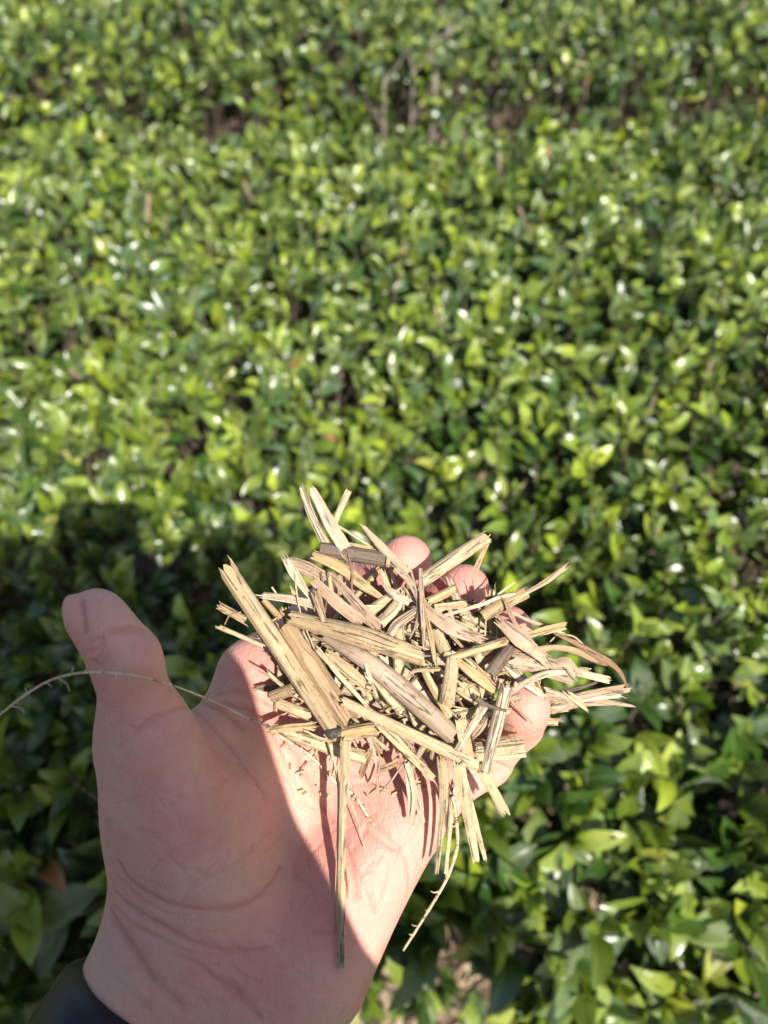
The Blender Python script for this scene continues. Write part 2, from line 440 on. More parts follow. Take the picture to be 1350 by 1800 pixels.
# right hand round the phone
rf = Field(cw(.05, -.10, .01) - 150, cw(.05, -.10, .01) + 150, 3)
A = rf.new()
def rc(a, b, r1, r2, kk=6): rf.cone(A, cw(*a), cw(*b), r1, r2, kk, pad=20)
rc((.030, -.055, .012), (.050, -.125, .022), 13, 19); rc((.022, -.075, .016), (.040, -.135, .026), 14, 18)
rc((.050, -.125, .022), (.092, -.185, .035), 20, 24, 12); rc((.040, -.13, .028), (.080, -.19, .04), 18, 24, 12)
for yy, ln in ((-.048, .050), (-.068, .056), (-.087, .052), (-.104, .042)):
    rc((.032, yy - .012, .004), (.012, yy, -.010), 9, 8.5); rc((.012, yy, -.010), (.012 - ln * .6, yy + .004, -.009), 8.5, 8, 4); rc((.012 - ln * .6, yy + .004, -.009), (.012 - ln, yy + .004, -.006), 8, 7, 4)
rc((.036, -.105, .028), (.028, -.065, .032), 13, 10.5); rc((.028, -.065, .032), (.002, -.040, .026), 10.5, 9)
rhV, rhQ = surface_nets(A, rf.lo, rf.h); rhV = relax(rhV, rhQ, 2) * .001
n0, n1 = len(handV), len(bodyV)
me = mesh_np('person', np.concatenate([handV, bodyV, rhV]), np.concatenate([handQ, bodyQ + n0, rhQ + n0 + n1]))
point_attr(me, 'tone', np.concatenate([handT, np.zeros((n1 + len(rhV), 3), np.float32)]))
person = link('person', me, M_SKIN, label="person's bare left hand held out palm up with thumb raised, cupping the straw heap", category='person')
A, k = body_field(10); torso(k); arms(k, .55)
jv, jq = surface_nets(A, bf.lo, bf.h); link('jacket', mesh_np('jacket', relax(jv, jq, 2) * .001, jq), cloth_material('navy cloth', (.03, .04, .07)), person)
A, k = body_field(12); legs(k); k((-.19, -.40, .96), (.03, -.40, .96), 96, 96)
jv, jq = surface_nets(A, bf.lo, bf.h); link('trousers', mesh_np('trousers', relax(jv, jq, 2) * .001, jq), cloth_material('denim cloth', (.05, .07, .12)), person)
A, k = body_field(0); k((HX, -.375, 1.725), (HX, -.40, 1.725), 94, 92, 10); k((HX, -.42, 1.68), (HX, -.42, 1.60), 80, 62, 20)
jv, jq = surface_nets(A, bf.lo, bf.h); link('hair', mesh_np('hair', relax(jv, jq, 1) * .001, jq), cloth_material('brown hair', (.03, .02, .012)), person)

# ------------------------------------------------------------------ phone the picture is taken with (behind the lens, only its shadow shows)
def rounded_slab(x0, x1, y0, y1, z0, z1, r, seg=6):
    out = []
    for cx, cy, a0 in ((x1 - r, y1 - r, 0), (x0 + r, y1 - r, 90), (x0 + r, y0 + r, 180), (x1 - r, y0 + r, 270)):
        for i in range(seg + 1): a = R(a0 + 90 * i / seg); out.append((cx + r * math.cos(a), cy + r * math.sin(a)))
    n = len(out); ins = .0012
    cx, cy = (x0 + x1) / 2, (y0 + y1) / 2
    sh = [(cx + (x - cx) * (1 - ins / (x1 - x0) * 2), cy + (y - cy) * (1 - ins / (y1 - y0) * 2)) for x, y in out]
    vs = [(x, y, z0) for x, y in sh] + [(x, y, z0 + ins) for x, y in out] + [(x, y, z1 - ins) for x, y in out] + [(x, y, z1) for x, y in sh]
    fs = [tuple(range(n))[::-1], tuple(range(3 * n, 4 * n))]
    for k_ in range(3):
        for i in range(n): fs.append((k_ * n + i, k_ * n + (i + 1) % n, (k_ + 1) * n + (i + 1) % n, (k_ + 1) * n + i))
    me = bpy.data.meshes.new('slab'); me.from_pydata([tuple(CAMP + RT * a + UP * b - FWD * c) for a, b, c in vs], [], fs); me.update()
    return me
def plain(name, col, rough, metal=0.):
    t = NT(name); co = t.n('ShaderNodeTexCoord').outputs['Object']
    c = t.mix(t.noise(co, 300, 2), col, tuple(x * 1.3 for x in col))
    t.principled(Base_Color=c, Roughness=rough, Metallic=metal); return t.m
phone = link('phone', rounded_slab(-.063, .0145, -.149, .0145, .005, .013, .012), plain('graphite', (.03, .03, .035), .35), label='dark phone in the right hand, only its shadow shows at left', category='phone')
link('screen', rounded_slab(-.061, .0125, -.147, .0125, .0131, .0135, .010), plain('screen glass', (.01, .01, .012), .08), phone)

# ------------------------------------------------------------------ black wrist strap at the lower left
bm_pts, ring = [], 40
ax0, ax1 = np.array(P(322, 1788, .228)), np.array(P(298, 1832, .226))
axd = (ax1 - ax0) / np.linalg.norm(ax1 - ax0)
hv = cam_to_world(V)
band_w = .024; rows = 9
vs, fs = [], []
s1 = np.cross(axd, np.array(FWD)); s1 /= np.linalg.norm(s1); s2 = np.cross(axd, s1)
fv = hv - ax0
tt = fv @ axd
for j in range(rows):
    s = j / (rows - 1) * band_w
    near = np.abs(tt - min(s, .016)) < .003
    q = fv[near]; a_ = np.arctan2(q @ s2, q @ s1); r_ = np.hypot(q @ s2, q @ s1)
    for i in range(ring):
        th = -math.pi + 2 * math.pi * i / ring
        dth = np.abs((a_ - th + math.pi) % (2 * math.pi) - math.pi)
        sel = dth < .25
        rr = r_[sel].mean() if sel.any() else .033
        edge = 1 - (abs(2 * j / (rows - 1) - 1))**6
        for lay, off in ((0, .0006), (1, .0008 + .0042 * edge)):
            pnt = ax0 + axd * s + (s1 * math.cos(th) + s2 * math.sin(th)) * (rr + off); vs.append(tuple(pnt))
for j in range(rows - 1):
    for i in range(ring):
        i2 = (i + 1) % ring
        a, b, c, d = [2 * (j * ring + i), 2 * (j * ring + i2), 2 * ((j + 1) * ring + i2), 2 * ((j + 1) * ring + i)]
        fs += [(a + 1, b + 1, c + 1, d + 1), (d, c, b, a)]
for i in range(ring):
    i2 = (i + 1) % ring; e = (rows - 1) * ring
    fs += [(2 * i, 2 * i2, 2 * i2 + 1, 2 * i + 1), (2 * (e + i) + 1, 2 * (e + i2) + 1, 2 * (e + i2), 2 * (e + i))]
me = bpy.data.meshes.new('wrist_strap'); me.from_pydata(vs, [], fs); me.polygons.foreach_set('use_smooth', [True] * len(fs)); me.update()
sm = me
strap = link('wrist_strap', me, plain('black rubber', (.006, .006, .009), .45), label='black rubber wrist strap round the wrist at the bottom edge', category='wrist strap')
# ------------------------------------------------------------------ straw
def straw_material():
    t = NT('dry straw')
    uv = t.n('ShaderNodeUVMap').outputs[0]; oi = t.n('ShaderNodeObjectInfo')
    sh = t.n('ShaderNodeCombineXYZ'); t.l(t.math('MULTIPLY', oi.outputs['Random'], 87.), sh.inputs[0]); t.l(t.math('MULTIPLY', oi.outputs['Random'], 311.), sh.inputs[1])
    va = t.n('ShaderNodeVectorMath', operation='ADD'); t.l(uv, va.inputs[0]); t.l(sh.outputs[0], va.inputs[1])
    def mapped(sx, sy):
        m = t.n('ShaderNodeMapping'); t.l(va.outputs[0], m.inputs['Vector']); m.inputs['Scale'].default_value = (sx, sy, 1); return m.outputs[0]
    fine = t.noise(mapped(2.1, .05), 1, 5, .7)         # fibres along the stem
    broad = t.noise(mapped(.55, .022), 1, 2, .5)       # wide streaks and splits
    patch = t.noise(mapped(.20, .11), 1, 4, .65)       # weathered patches
    speck = t.noise(mapped(1.3, .75), 1, 3, .75)       # mildew specks
    col = oi.outputs['Color']; amt = oi.outputs['Alpha']
    base = t.mix(t.mapr(broad, .35, .65), t.mix(1., col, (.80, .74, .64), 'MULTIPLY'), t.mix(1., col, (1.1, 1.08, 1.02), 'MULTIPLY'))
    base = t.mix(t.math('MULTIPLY', t.mapr(fine, .5, .74), .5), base, t.mix(1., col, (.36, .27, .20), 'MULTIPLY'))
    base = t.mix(t.math('MULTIPLY', t.mapr(fine, .48, .28), .4), base, t.mix(1., col, (1.25, 1.25, 1.3), 'MULTIPLY'))
    base = t.mix(t.math('MULTIPLY', t.mapr(patch, .50, .68), t.math('MULTIPLY', amt, .6)), base, (.22, .155, .095))
    gate = t.math('MULTIPLY', t.mapr(speck, .56, .66), t.mapr(patch, .36, .52))
    base = t.mix(t.math('MULTIPLY', gate, t.math('MULTIPLY', amt, .85)), base, (.06, .045, .035))
    crack = t.mapr(t.math('ABSOLUTE', t.math('SUBTRACT', broad, .5)), .018, .006)
    crack = t.math('MULTIPLY', crack, t.mapr(patch, .40, .52))
    base = t.mix(t.math('MULTIPLY', crack, .7), base, (.055, .036, .025))
    hgt = t.math('ADD', fine, t.math('MULTIPLY', broad, 1.5))
    hgt = t.math('SUBTRACT', hgt, t.math('MULTIPLY', crack, 1.0))
    b = t.principled(Base_Color=base, Roughness=.52, Normal=t.bump(hgt, .8, .0007))
    b.inputs['Specular IOR Level'].default_value = .4
    tr = t.n('ShaderNodeBsdfTranslucent'); t.l(base, tr.inputs[0])
    mx = t.n('ShaderNodeMixShader'); mx.inputs[0].default_value = .07
    t.l(b.outputs[0], mx.inputs[1]); t.l(tr.outputs[0], mx.inputs[2]); t.l(mx.outputs[0], t.out.inputs[0])
    return t.m
M_STRAW = straw_material()
rng = random.Random(11)
TONE = {  # base colour, mildew amount
 'pale': (.58, .475, .305, .4), 'white': (.60, .51, .385, .45), 'yellow': (.55, .425, .23, .45), 'tan': (.46, .33, .20, .55),
 'brown': (.28, .175, .105, .8), 'pink': (.48, .36, .26, .7), 'grey': (.43, .345, .26, .7), 'dark': (.16, .125, .095, 1.), 'gold': (.52, .40, .245, .7), 'speck': (.56, .465, .30, 1.),
}
def catmull(pts, n):
    pts = [Vector(p) for p in pts]
    if len(pts) == 2: return [pts[0].lerp(pts[1], i / n) for i in range(n + 1)]
    q = [pts[0] * 2 - pts[1]] + pts + [pts[-1] * 2 - pts[-2]]; out = []
    m = len(pts) - 1
    for i in range(n + 1):
        t = min(i / n * m, m - 1e-6); k = int(t); f = t - k
        a, b, c, d = q[k:k + 4]
        out.append(.5 * ((2 * b) + (c - a) * f + (2 * a - 5 * b + 4 * c - d) * f * f + (3 * b - a - 3 * c + d) * f**3))
    return out
def straw_mesh(pts, widths, arch, th, seed, ragged=1.5, tilt=0, n=None, m=None, sharp=False, wob=.0):
    """a stem, half stem or split strip: pts world (m); widths mm along it; arch = degrees of the cross-section (360 = hollow tube)"""
    r = random.Random(seed)
    if n is None: n = 12 if len(pts) > 2 else 8
    if sharp:
        line = []
        for a, b in zip(pts[:-1], pts[1:]): line += [Vector(a).lerp(Vector(b), i / 5) for i in range(5)]
        line.append(Vector(pts[-1])); n = len(line) - 1
    else: line = catmull(pts, n)
    closed = arch >= 359
    if m is None: m = 14 if closed else (4 if max(widths) < 1.6 else 9)
    cols = m if closed else m + 1
    length = sum((line[i + 1] - line[i]).length for i in range(n)) * 1000
    ridge = [r.uniform(-.045, .045) for _ in range(cols)]
    ext0 = [r.uniform(-1, 1) * ragged for _ in range(cols)]; ext1 = [r.uniform(-1, 1) * ragged for _ in range(cols)]
    outer, inner, uvs = [], [], []
    acc = 0
    ph = r.uniform(0, 6)
    for i, p in enumerate(line):
        if i: acc += (p - line[i - 1]).length * 1000
        tg = (line[min(i + 1, n)] - line[max(i - 1, 0)]).normalized()
        cdir = (CAMP - p).normalized()
        s = tg.cross(cdir)
        s = s.normalized() if s.length > 1e-4 else RT.copy()
        nn = s.cross(tg)
        a = R(tilt) + R(wob) * math.sin(i / n * 4 + ph)
        s, nn = s * math.cos(a) + nn * math.sin(a), nn * math.cos(a) - s * math.sin(a)
        f = i / n * (len(widths) - 1); k = min(int(f), len(widths) - 2) if len(widths) > 1 else 0
        w = widths[0] if len(widths) == 1 else widths[k] + (widths[k + 1] - widths[k]) * (f - k)
        w *= 1 + r.uniform(-.03, .03)
        for c in range(cols):
            e = (ext0[c] if i == 0 else ext1[c] if i == n else 0)
            if closed:
                th_ = 2 * math.pi * c / cols; rad = w / 2 * (1 + ridge[c]); x, h = rad * math.sin(th_), rad * math.cos(th_) * .92; ri = 1 - th / (w / 2)
                xi, hi = x * ri, h * ri; ucoord = w * math.pi * abs(c / cols * 2 - 1) * .5
            else:
                u = c / m * 2 - 1; al = R(max(arch, 2)) / 2; Rr = (w / 2) / math.sin(min(al, math.pi / 2)) if al < math.pi / 2 else w / 2
                x, h = Rr * math.sin(u * al), Rr * (math.cos(u * al) - math.cos(al) * .5) + ridge[c] * w * .6
                xi, hi = x, h - th; ucoord = u * w / 2
            base = p + tg * (e * .001)
            outer.append(base + s * (x * .001) + nn * (h * .001)); inner.append(base + s * (xi * .001) + nn * (hi * .001))
            uvs.append((ucoord, acc))
    nv = len(outer); vs = outer + inner; uv = uvs + [(a + 13, b) for a, b in uvs]
    fs, smf = [], []
    span = cols if closed else cols - 1
    for i in range(n):
        for c in range(span):
            c2 = (c + 1) % cols
            q = (i * cols + c, i * cols + c2, (i + 1) * cols + c2, (i + 1) * cols + c)
            fs.append(q); fs.append(tuple(nv + x for x in q[::-1])); smf += [True, True]
    def strip(pairs):
        for (a, b) in pairs:
            base = len(vs)
            for x in (a, b, nv + b, nv + a): vs.append(vs[x]); uv.append(uv[x])
            fs.append((base, base + 3, base + 2, base + 1)); smf.append(False)
    strip([(c, (c + 1) % cols) for c in range(span)]); strip([(n * cols + (c + 1) % cols, n * cols + c) for c in range(span)])
    if not closed:
        strip([((i + 1) * cols, i * cols) for i in range(n)]); strip([(i * cols + cols - 1, (i + 1) * cols + cols - 1) for i in range(n)])
    # loose fibres torn out of both ends
    for end, sgn in ((0, -1), (n, 1)):
        for _ in range(r.choice((0, 1, 2, 3)) if max(widths) > 1.0 else 0):
            c = r.randrange(cols); p = outer[end * cols + c] if r.random() < .6 else inner[end * cols + c]; i1 = end - sgn * min(2, n - 1)
            q = outer[i1 * cols + c]; d = (p - q).normalized(); ln = r.uniform(.0005, .0018); bendv = Vector((r.gauss(0, .3), r.gauss(0, .3), r.gauss(0, .3)))
            sd = d.cross(CAMP - p).normalized() * r.uniform(.00008, .0002); b0 = len(vs)
            for k_, f_ in ((p - d * .003, 1.), (p + (d + bendv * .4) * ln * .5, .9), (p + (d + bendv) * ln, .25)):
                vs += [k_ - sd * f_, k_ + sd * f_]; uv += [(c * .3, acc * 1.1), (c * .3 + .2, acc * 1.1)]
            fs += [(b0, b0 + 1, b0 + 3, b0 + 2), (b0 + 2, b0 + 3, b0 + 5, b0 + 4)]; smf += [True, True]
    org = sum((Vector(p) for p in line), Vector()) / len(line)
    me = bpy.data.meshes.new('straw'); me.from_pydata([tuple(v - org) for v in vs], [], fs)
    me.polygons.foreach_set('use_smooth', smf); me.update()
    uv_from_points(me, np.array(uv, np.float32))
    return me, org
def pile_depth(px, py):
    """depth (m) of the heap's general surface at a photo pixel: a mound lying in the palm"""
    return .243 - .012 * math.exp(-((px - 735) / 210)**2 - ((py - 1185) / 140)**2)
def clear_of_hand(pts, half_mm, behind=False):
    """shift a piece towards the viewer until it lies on the skin instead of in it"""
    if behind: return pts
    need = 0
    for a, b in zip(pts[:-1], pts[1:]):
        for s in range(9):
            q = Vector(a).lerp(Vector(b), s / 8); x, y, d = to_px(q); hd = hand_depth(x, y)
            if hd is not None: need = max(need, d + half_mm * .0006 - hd)
    if need <= 0: return pts
    return [CAMP + (p - CAMP) * (1 - need / to_px(p)[2]) for p in (Vector(q) for q in pts)]
ZA, ZB, ZC, ZD = (360, 840), (720, 840), (360, 1160), (720, 1160)        # enlarged crops, 3.375x
ZE, ZF, ZG = (560, 1000), (780, 1060), (560, 1180)                        # enlarged crops, 5.1923x
def put_straw(spec):
    name, label, crop, pts, wz, kind, tone, hs = spec[:8]; opt = spec[8] if len(spec) > 8 else {}
    sc = 5.1923 if crop in (ZE, ZF, ZG) else 3.375
    if crop is None: px = [(x, y) for x, y in pts]; sc = 3.375
    else: px = [(crop[0] + x / sc, crop[1] + y / sc) for x, y in pts]
    if isinstance(hs, (int, float)): hs = [hs] * len(px)
    w3 = [P(x, y, pile_depth(x, y) - h * .001) for (x, y), h in zip(px, hs)]
    dm = sum(to_px(p)[2] for p in w3) / len(w3)
    wm = [w / sc / F_PX * dm * 1000 for w in (wz if isinstance(wz, (list, tuple)) else [wz])]
    arch, th = {'tube': (360, .55), 'half': (175, .45), 'sheet': (95, .35), 'flat': (40, .4), 'thread': (120, .3), 'solid': (360, 99)}[kind]
    if kind == 'tube': th = max(wm) * .13
    if kind == 'solid': th = max(wm) * .5 * .97
    w3 = clear_of_hand(w3, max(wm), opt.get('behind', False))
    me, org = straw_mesh(w3, wm, arch, th, hash_str(label), ragged=opt.get('rag', min(1.6, max(wm) * .3)) * .55, tilt=opt.get('tilt', rng.uniform(-22, 22)), sharp=opt.get('sharp', False), wob=opt.get('wob', 0))
    o = link(name, me, M_STRAW, label=label, category='twig' if name == W_ else 'straw', group=opt.get('group'))
    o.location = org; c = TONE[tone]; v = rng.uniform(.93, 1.07); v *= .93; o.color = (c[0] * v * 1.04, c[1] * v, c[2] * v, c[3])
    return o
def hash_str(s): return sum((i + 1) * ord(c) for i, c in enumerate(s))
S = 'hollow_straw'; T_ = 'straw_strip'; W_ = 'twig'; K = 'straw_strand'
STRAWS = [
 # ---- the big stems on the left and middle
 (S, 'longest thick golden stem with black lower end, leaning at the left of the heap', None, [(398, 1000), (586, 1281)], [108, 112, 106, 96], 'half', 'gold', [4, 11], {'tilt': 8, 'rag': 2.6}),
 (S, 'smooth tan hollow stem lying just right of the longest golden stem', None, [(502, 1098), (613, 1268)], [112, 122, 118], 'tube', 'tan', [4, 9], {'tilt': 0}),
 (S, 'thick brown hollow stem lying crosswise at the centre top, broken right end', ZA, [(520, 835), (900, 935), (1285, 1065)], [88, 128, 105], 'half', 'gold', [6, 10, 9], {'tilt': -10, 'rag': 1.8}),
 (S, 'grey brown wide stem sloping down to the right through the heap middle', ZA, [(700, 945), (1010, 1120), (1475, 1530)], [30, 95, 125, 112], 'half', 'grey', [5, 7, 9], {'tilt': 14}),
 (W_, 'short thick dark bark twig with pale cut end, on the index finger', ZA, [(690, 420), (1075, 485)], [92, 96], 'solid', 'dark', [4, 6], {'rag': .2}),
 (S, 'long pale green tinged stem running across the lower front', ZC, [(815, 245), (1350, 500), (1635, 632)], [58, 74, 72], 'half', 'pale', [10, 9, 9], {'tilt': -6}),
 (T_, 'split pale strip bent down from the end of the green tinged stem', ZD, [(405, 640), (480, 740), (565, 900)], [62, 58, 66], 'sheet', 'pale', [9, 9, 7], {'rag': 3}),
 (S, 'tall straight yellow stalk hanging down over the palm, longest at the bottom', None, [(606, 1302), (602, 1500), (600, 1700)], [44, 42, 46], 'sheet', 'pale', [8, 10, 13], {'tilt': -12, 'rag': .8}),
 (K, 'hair thin strand hanging close left of the tall hanging stalk', None, [(579, 1308), (595, 1385), (591, 1560), (592, 1640)], [14, 13, 9], 'thread', 'pale', [8, 9, 11, 12]),
 (K, 'fine upright strand at the right side of the tall hanging stalk top', None, [(615, 1302), (612, 1390), (628, 1440), (640, 1492)], [16, 9, 6], 'thread', 'white', [7, 7, 6, 5]),
 (T_, 'thin pale splinter beside the lower end of the hanging stalk', None, [(613, 1520), (611, 1580)], [8, 5], 'thread', 'pale', [9, 10]),
 # ---- upper left
 (T_, 'broad pale splayed strip at the very top of the heap', ZA, [(625, 65), (720, 260), (850, 480)], [48, 76, 82], 'flat', 'white', [6, 5, 3], {'rag': 3, 'tilt': 18}),
 (T_, 'narrow pale strip fanning left behind the top splayed strip', ZA, [(585, 62), (660, 250), (760, 440)], [40, 50, 60], 'flat', 'white', [4, 3.5, 2], {'rag': 3, 'tilt': -25}),
 (T_, 'thin sliver under the top splayed strip pointing down right', ZA, [(655, 260), (740, 470)], [16, 40], 'flat', 'pale', [2, 2]),
 (T_, 'short upright pale stalk right of the top splayed strip', ZA, [(852, 75), (760, 285)], [44, 38], 'half', 'pale', [3, 3], {'rag': 1}),
 (K, 'thin straight needle behind the short upright stalk', ZA, [(785, 280), (985, 405)], [12, 18], 'thread', 'pale', [1, 2]),
 (T_, 'yellow sliver lying along the dark bark twig top', ZA, [(810, 385), (1000, 425)], [22, 30], 'flat', 'yellow', [3, 4]),
 (T_, 'pale pointed half stem with grey underside leaning on the index fingertip', ZA, [(940, 288), (1050, 410), (1210, 570)], [26, 52, 44], 'half', 'white', [6, 7, 8], {'tilt': 24}),
 (K, 'dark thin strand under the pointed half stem by the index fingertip', ZA, [(985, 380), (1120, 530), (1240, 640)], [16, 26, 24], 'flat', 'grey', [4, 5, 6]),
 (T_, 'yellow curled sheet below the dark bark twig', ZA, [(645, 460), (760, 510), (865, 575)], [58, 70, 62], 'sheet', 'yellow', [5, 5, 5], {'rag': 1, 'tilt': 20}),
 (T_, 'yellow strip tapering along the index finger below the bark twig', ZA, [(865, 570), (950, 640), (1055, 715)], [76, 60, 28], 'sheet', 'yellow', [4, 4, 4]),
 (T_, 'pale tan curled sheet at upper left beneath the yellow curled sheet', ZA, [(505, 505), (610, 545), (720, 610)], [70, 88, 84], 'sheet', 'pink', [4, 4, 4], {'tilt': 18}),
 (T_, 'frayed grey bundle strip standing at the upper left edge', ZA, [(468, 470), (520, 570), (620, 710)], [36, 52, 30], 'flat', 'white', [5, 5, 5], {'rag': 3}),
 (K, 'pale splinter beside the frayed grey bundle strip', ZA, [(510, 500), (570, 590), (625, 700)], [10, 14, 10], 'thread', 'pale', [6, 6, 6]),
 (T_, 'pale horizontal strip poking out left above the tan hollow stem', ZA, [(345, 708), (500, 730), (650, 765)], [32, 46, 50], 'flat', 'white', [4, 4.5, 5]),
 (K, 'thin white straw poking out left above the pale horizontal strip', ZA, [(350, 685), (545, 706)], [16, 14], 'thread', 'white', [4.5, 5]),
 (K, 'tiny upright needle at the left end of the pale horizontal strip', ZA, [(398, 648), (428, 690)], [10, 10], 'thread', 'pale', [4, 4]),
 (T_, 'short tan folded strip between the pale horizontal strip and the tan hollow stem', ZA, [(348, 722), (452, 835)], [38, 40], 'half', 'tan', [3, 4]),
 (T_, 'short golden stub sticking out left under the longest golden stem', ZA, [(88, 762), (250, 850)], [46, 50], 'half', 'gold', [2, 4]),
 (K, 'thin curled brown tendril on the short golden stub', ZA, [(215, 797), (150, 815), (118, 870)], [10, 9, 7], 'thread', 'tan', [5, 4.5, 3]),
 (T_, 'slim pale straw sticking out left over the index finger base', ZA, [(85, 885), (350, 1000)], [28, 26], 'half', 'pale', [3, 4], {'rag': .5}),
 (T_, 'broad tan split strip with dark grooves above the crosswise stem', ZA, [(640, 615), (780, 750), (940, 875)], [52, 78, 70], 'flat', 'pink', [5.5, 6, 5], {'tilt': 12}),
 (T_, 'pinkish split strip right of the broad grooved strip, above the crosswise stem', ZA, [(760, 570), (890, 720), (1045, 890)], [36, 62, 66], 'flat', 'pink', [5, 5.5, 5], {'tilt': -15}),
 (T_, 'tan flat strip between the two split strips and the crosswise stem', ZA, [(870, 740), (960, 830), (1050, 895)], [36, 52, 30], 'flat', 'tan', [4, 5, 5]),
 (K, 'brown threadlike strand hanging from the dark bark twig', ZA, [(840, 420), (875, 560), (872, 640), (880, 740)], [9, 14, 10, 12], 'thread', 'brown', [7, 6.5, 6.5, 6]),
 (K, 'reddish brown wavy thread near the upper left sheets', ZA, [(690, 560), (700, 650), (722, 720), (712, 800)], [10, 14, 12, 8], 'thread', 'brown', [7, 7, 7.2, 7]),
 (K, 'wiry pale thread dropping from the frayed bundle strip', ZA, [(530, 560), (555, 740), (590, 870), (655, 1025)], [9, 10, 9, 8], 'thread', 'speck', [7, 8, 8, 8]),
 (T_, 'pale wedge standing on the upper left end of the crosswise stem', ZA, [(672, 690), (700, 800), (725, 905)], [60, 42, 12], 'flat', 'tan', [8, 10, 10]),
 (T_, 'small yellow chip upright beside the pale tan curled sheet', ZA, [(735, 560), (752, 690)], [22, 30], 'half', 'yellow', [7, 6.5]),
 (T_, 'short yellow slip right of the small yellow chip', ZA, [(800, 580), (815, 690)], [40, 36], 'flat', 'yellow', [5.5, 5]),
 # ---- upper middle
 (S, 'pale square edged stem with shadowed groove above the broken stem end', ZE, [(420, 420), (620, 280), (800, 170)], [110, 92, 60], 'half', 'pale', [4, 4, 4], {'tilt': 25}),
 (S, 'short stubby pale stem standing on the grooved pale stem', ZE, [(565, 500), (660, 400), (755, 260)], [96, 112, 82], 'half', 'pale', [5, 6, 6], {'tilt': -8, 'wob': 10}),
 (T_, 'pointed pale chip at the notch between index and middle fingers', ZE, [(590, 145), (700, 225), (830, 300)], [18, 84, 60], 'flat', 'white', [6.5, 7, 6], {'rag': .5}),
 (T_, 'curved grey strip arching over the upright stem in the middle', ZE, [(650, 600), (720, 500), (900, 375)], [78, 96, 80], 'sheet', 'pink', [6.5, 7, 6.5], {'tilt': -14}),
 (S, 'upright yellow stem passing behind the crosswise stem', ZE, [(745, 500), (730, 800), (740, 1070)], [100, 105, 108], 'half', 'gold', [3.5, 3.5, 3.5]),
 (T_, 'straight slender tan strip standing upright right of centre', ZE, [(920, 0), (935, 350), (960, 745)], [38, 52, 34], 'flat', 'pink', [8.5, 9, 8.5], {'tilt': 25}),
 (T_, 'slender grey strip crossing the straight upright strip', ZE, [(700, 0), (830, 130), (925, 330)], [40, 60, 30], 'flat', 'grey', [7, 7.5, 7.5]),
 (K, 'thin curved strand from the index finger down to the crosswise stem end', ZE, [(840, 0), (900, 250), (895, 490), (830, 640)], [24, 30, 24, 10], 'thread', 'grey', [7, 7.8, 7.5, 6.5]),
 (T_, 'pointed yellow splinter hanging right of the straight upright strip', ZE, [(970, 340), (1030, 600), (1070, 850)], [24, 46, 34], 'flat', 'yellow', [7, 7.5, 7], {'rag': 2}),
 (S, 'thick pale stem resting between the index and middle fingertips', ZB, [(60, 620), (270, 475), (462, 350)], [82, 88, 78], 'half', 'pale', [5, 5.5, 6], {'tilt': 8, 'rag': 1}),
 (T_, 'split flap dangling from the tip of the thick pale stem', ZB, [(468, 385), (430, 460), (392, 552)], [18, 28, 34], 'flat', 'tan', [4, 3, 2]),
 (K, 'thin dark arching filament over the middle finger', ZB, [(232, 555), (275, 640), (305, 725)], [8, 9, 8], 'thread', 'brown', [7, 7.5, 7]),
 (T_, 'short yellow stub lying on the middle finger', ZB, [(110, 735), (275, 655)], [56, 54], 'half', 'yellow', [5, 6]),
 (T_, 'greenish tan flat strip under the middle finger stub', ZB, [(140, 765), (335, 742)], [44, 42], 'flat', 'speck', [5.5, 6]),
 (T_, 'fibrous tan bundle strip below the greenish flat strip', ZB, [(90, 790), (250, 900), (420, 960)], [60, 100, 50], 'flat', 'pink', [5, 5.5, 5], {'rag': 4, 'tilt': 10}),
 (K, 'long thin splinter diagonal through the upper right middle', ZB, [(70, 700), (180, 850), (320, 1010)], [20, 30, 14], 'flat', 'pink', [6.5, 7, 6.5]),
 (K, 'thin pale splinter crossing below the greenish strip', ZB, [(200, 820), (390, 765), (530, 720)], [18, 22, 14], 'flat', 'white', [6, 7, 6]),
 (K, 'thin brown filament crossing upward to the ring finger', ZB, [(380, 860), (330, 760), (300, 720)], [16, 18, 12], 'thread', 'grey', [6, 6.5, 7]),
 (T_, 'small pale shard set on the fibrous bundle near the ring finger', ZB, [(150, 900), (215, 1040)], [70, 76], 'half', 'pale', [4, 4.5]),
 (S, 'cut yellow stem resting against the ring fingertip', ZB, [(430, 825), (560, 745), (690, 680)], [70, 80, 74], 'half', 'yellow', [6, 6.5, 7], {'rag': .6, 'tilt': 10}),
 (T_, 'thin pinkish strip pointing up right past the ring fingertip', ZB, [(690, 680), (810, 605), (925, 520)], [20, 32, 26], 'flat', 'pink', [4, 4.5, 5], {'rag': 1.5}),
 (K, 'fine green white grass blade above the cut yellow stem', ZB, [(440, 780), (530, 690), (620, 620)], [8, 14, 10], 'thread', 'pale', [6, 6, 5]),
 (K, 'thin white straw beside the cut yellow stem', ZB, [(400, 765), (520, 712), (620, 688)], [16, 20, 14], 'thread', 'white', [7.5, 8, 8]),
 (T_, 'slim brown strip leaning down from the cut yellow stem', ZB, [(568, 730), (600, 810), (645, 905)], [22, 28, 16], 'flat', 'tan', [9, 9.5, 9]),
 (K, 'wavy thin strand running right from the cut yellow stem', ZB, [(590, 790), (690, 840), (800, 880), (920, 925)], [14, 22, 22, 12], 'thread', 'pink', [8, 7, 5, 4]),
 (T_, 'short yellow strip with dark groove at the ring fingertip', ZB, [(685, 930), (800, 895), (908, 868)], [38, 52, 48], 'flat', 'yellow', [6.5, 6.5, 6], {'rag': 1}),
 (T_, 'broad pinkish tan split sheet in front of the ring finger', ZB, [(535, 860), (640, 950), (805, 1090)], [52, 104, 40], 'flat', 'pink', [8, 9, 8], {'rag': 3.5, 'tilt': 8}),
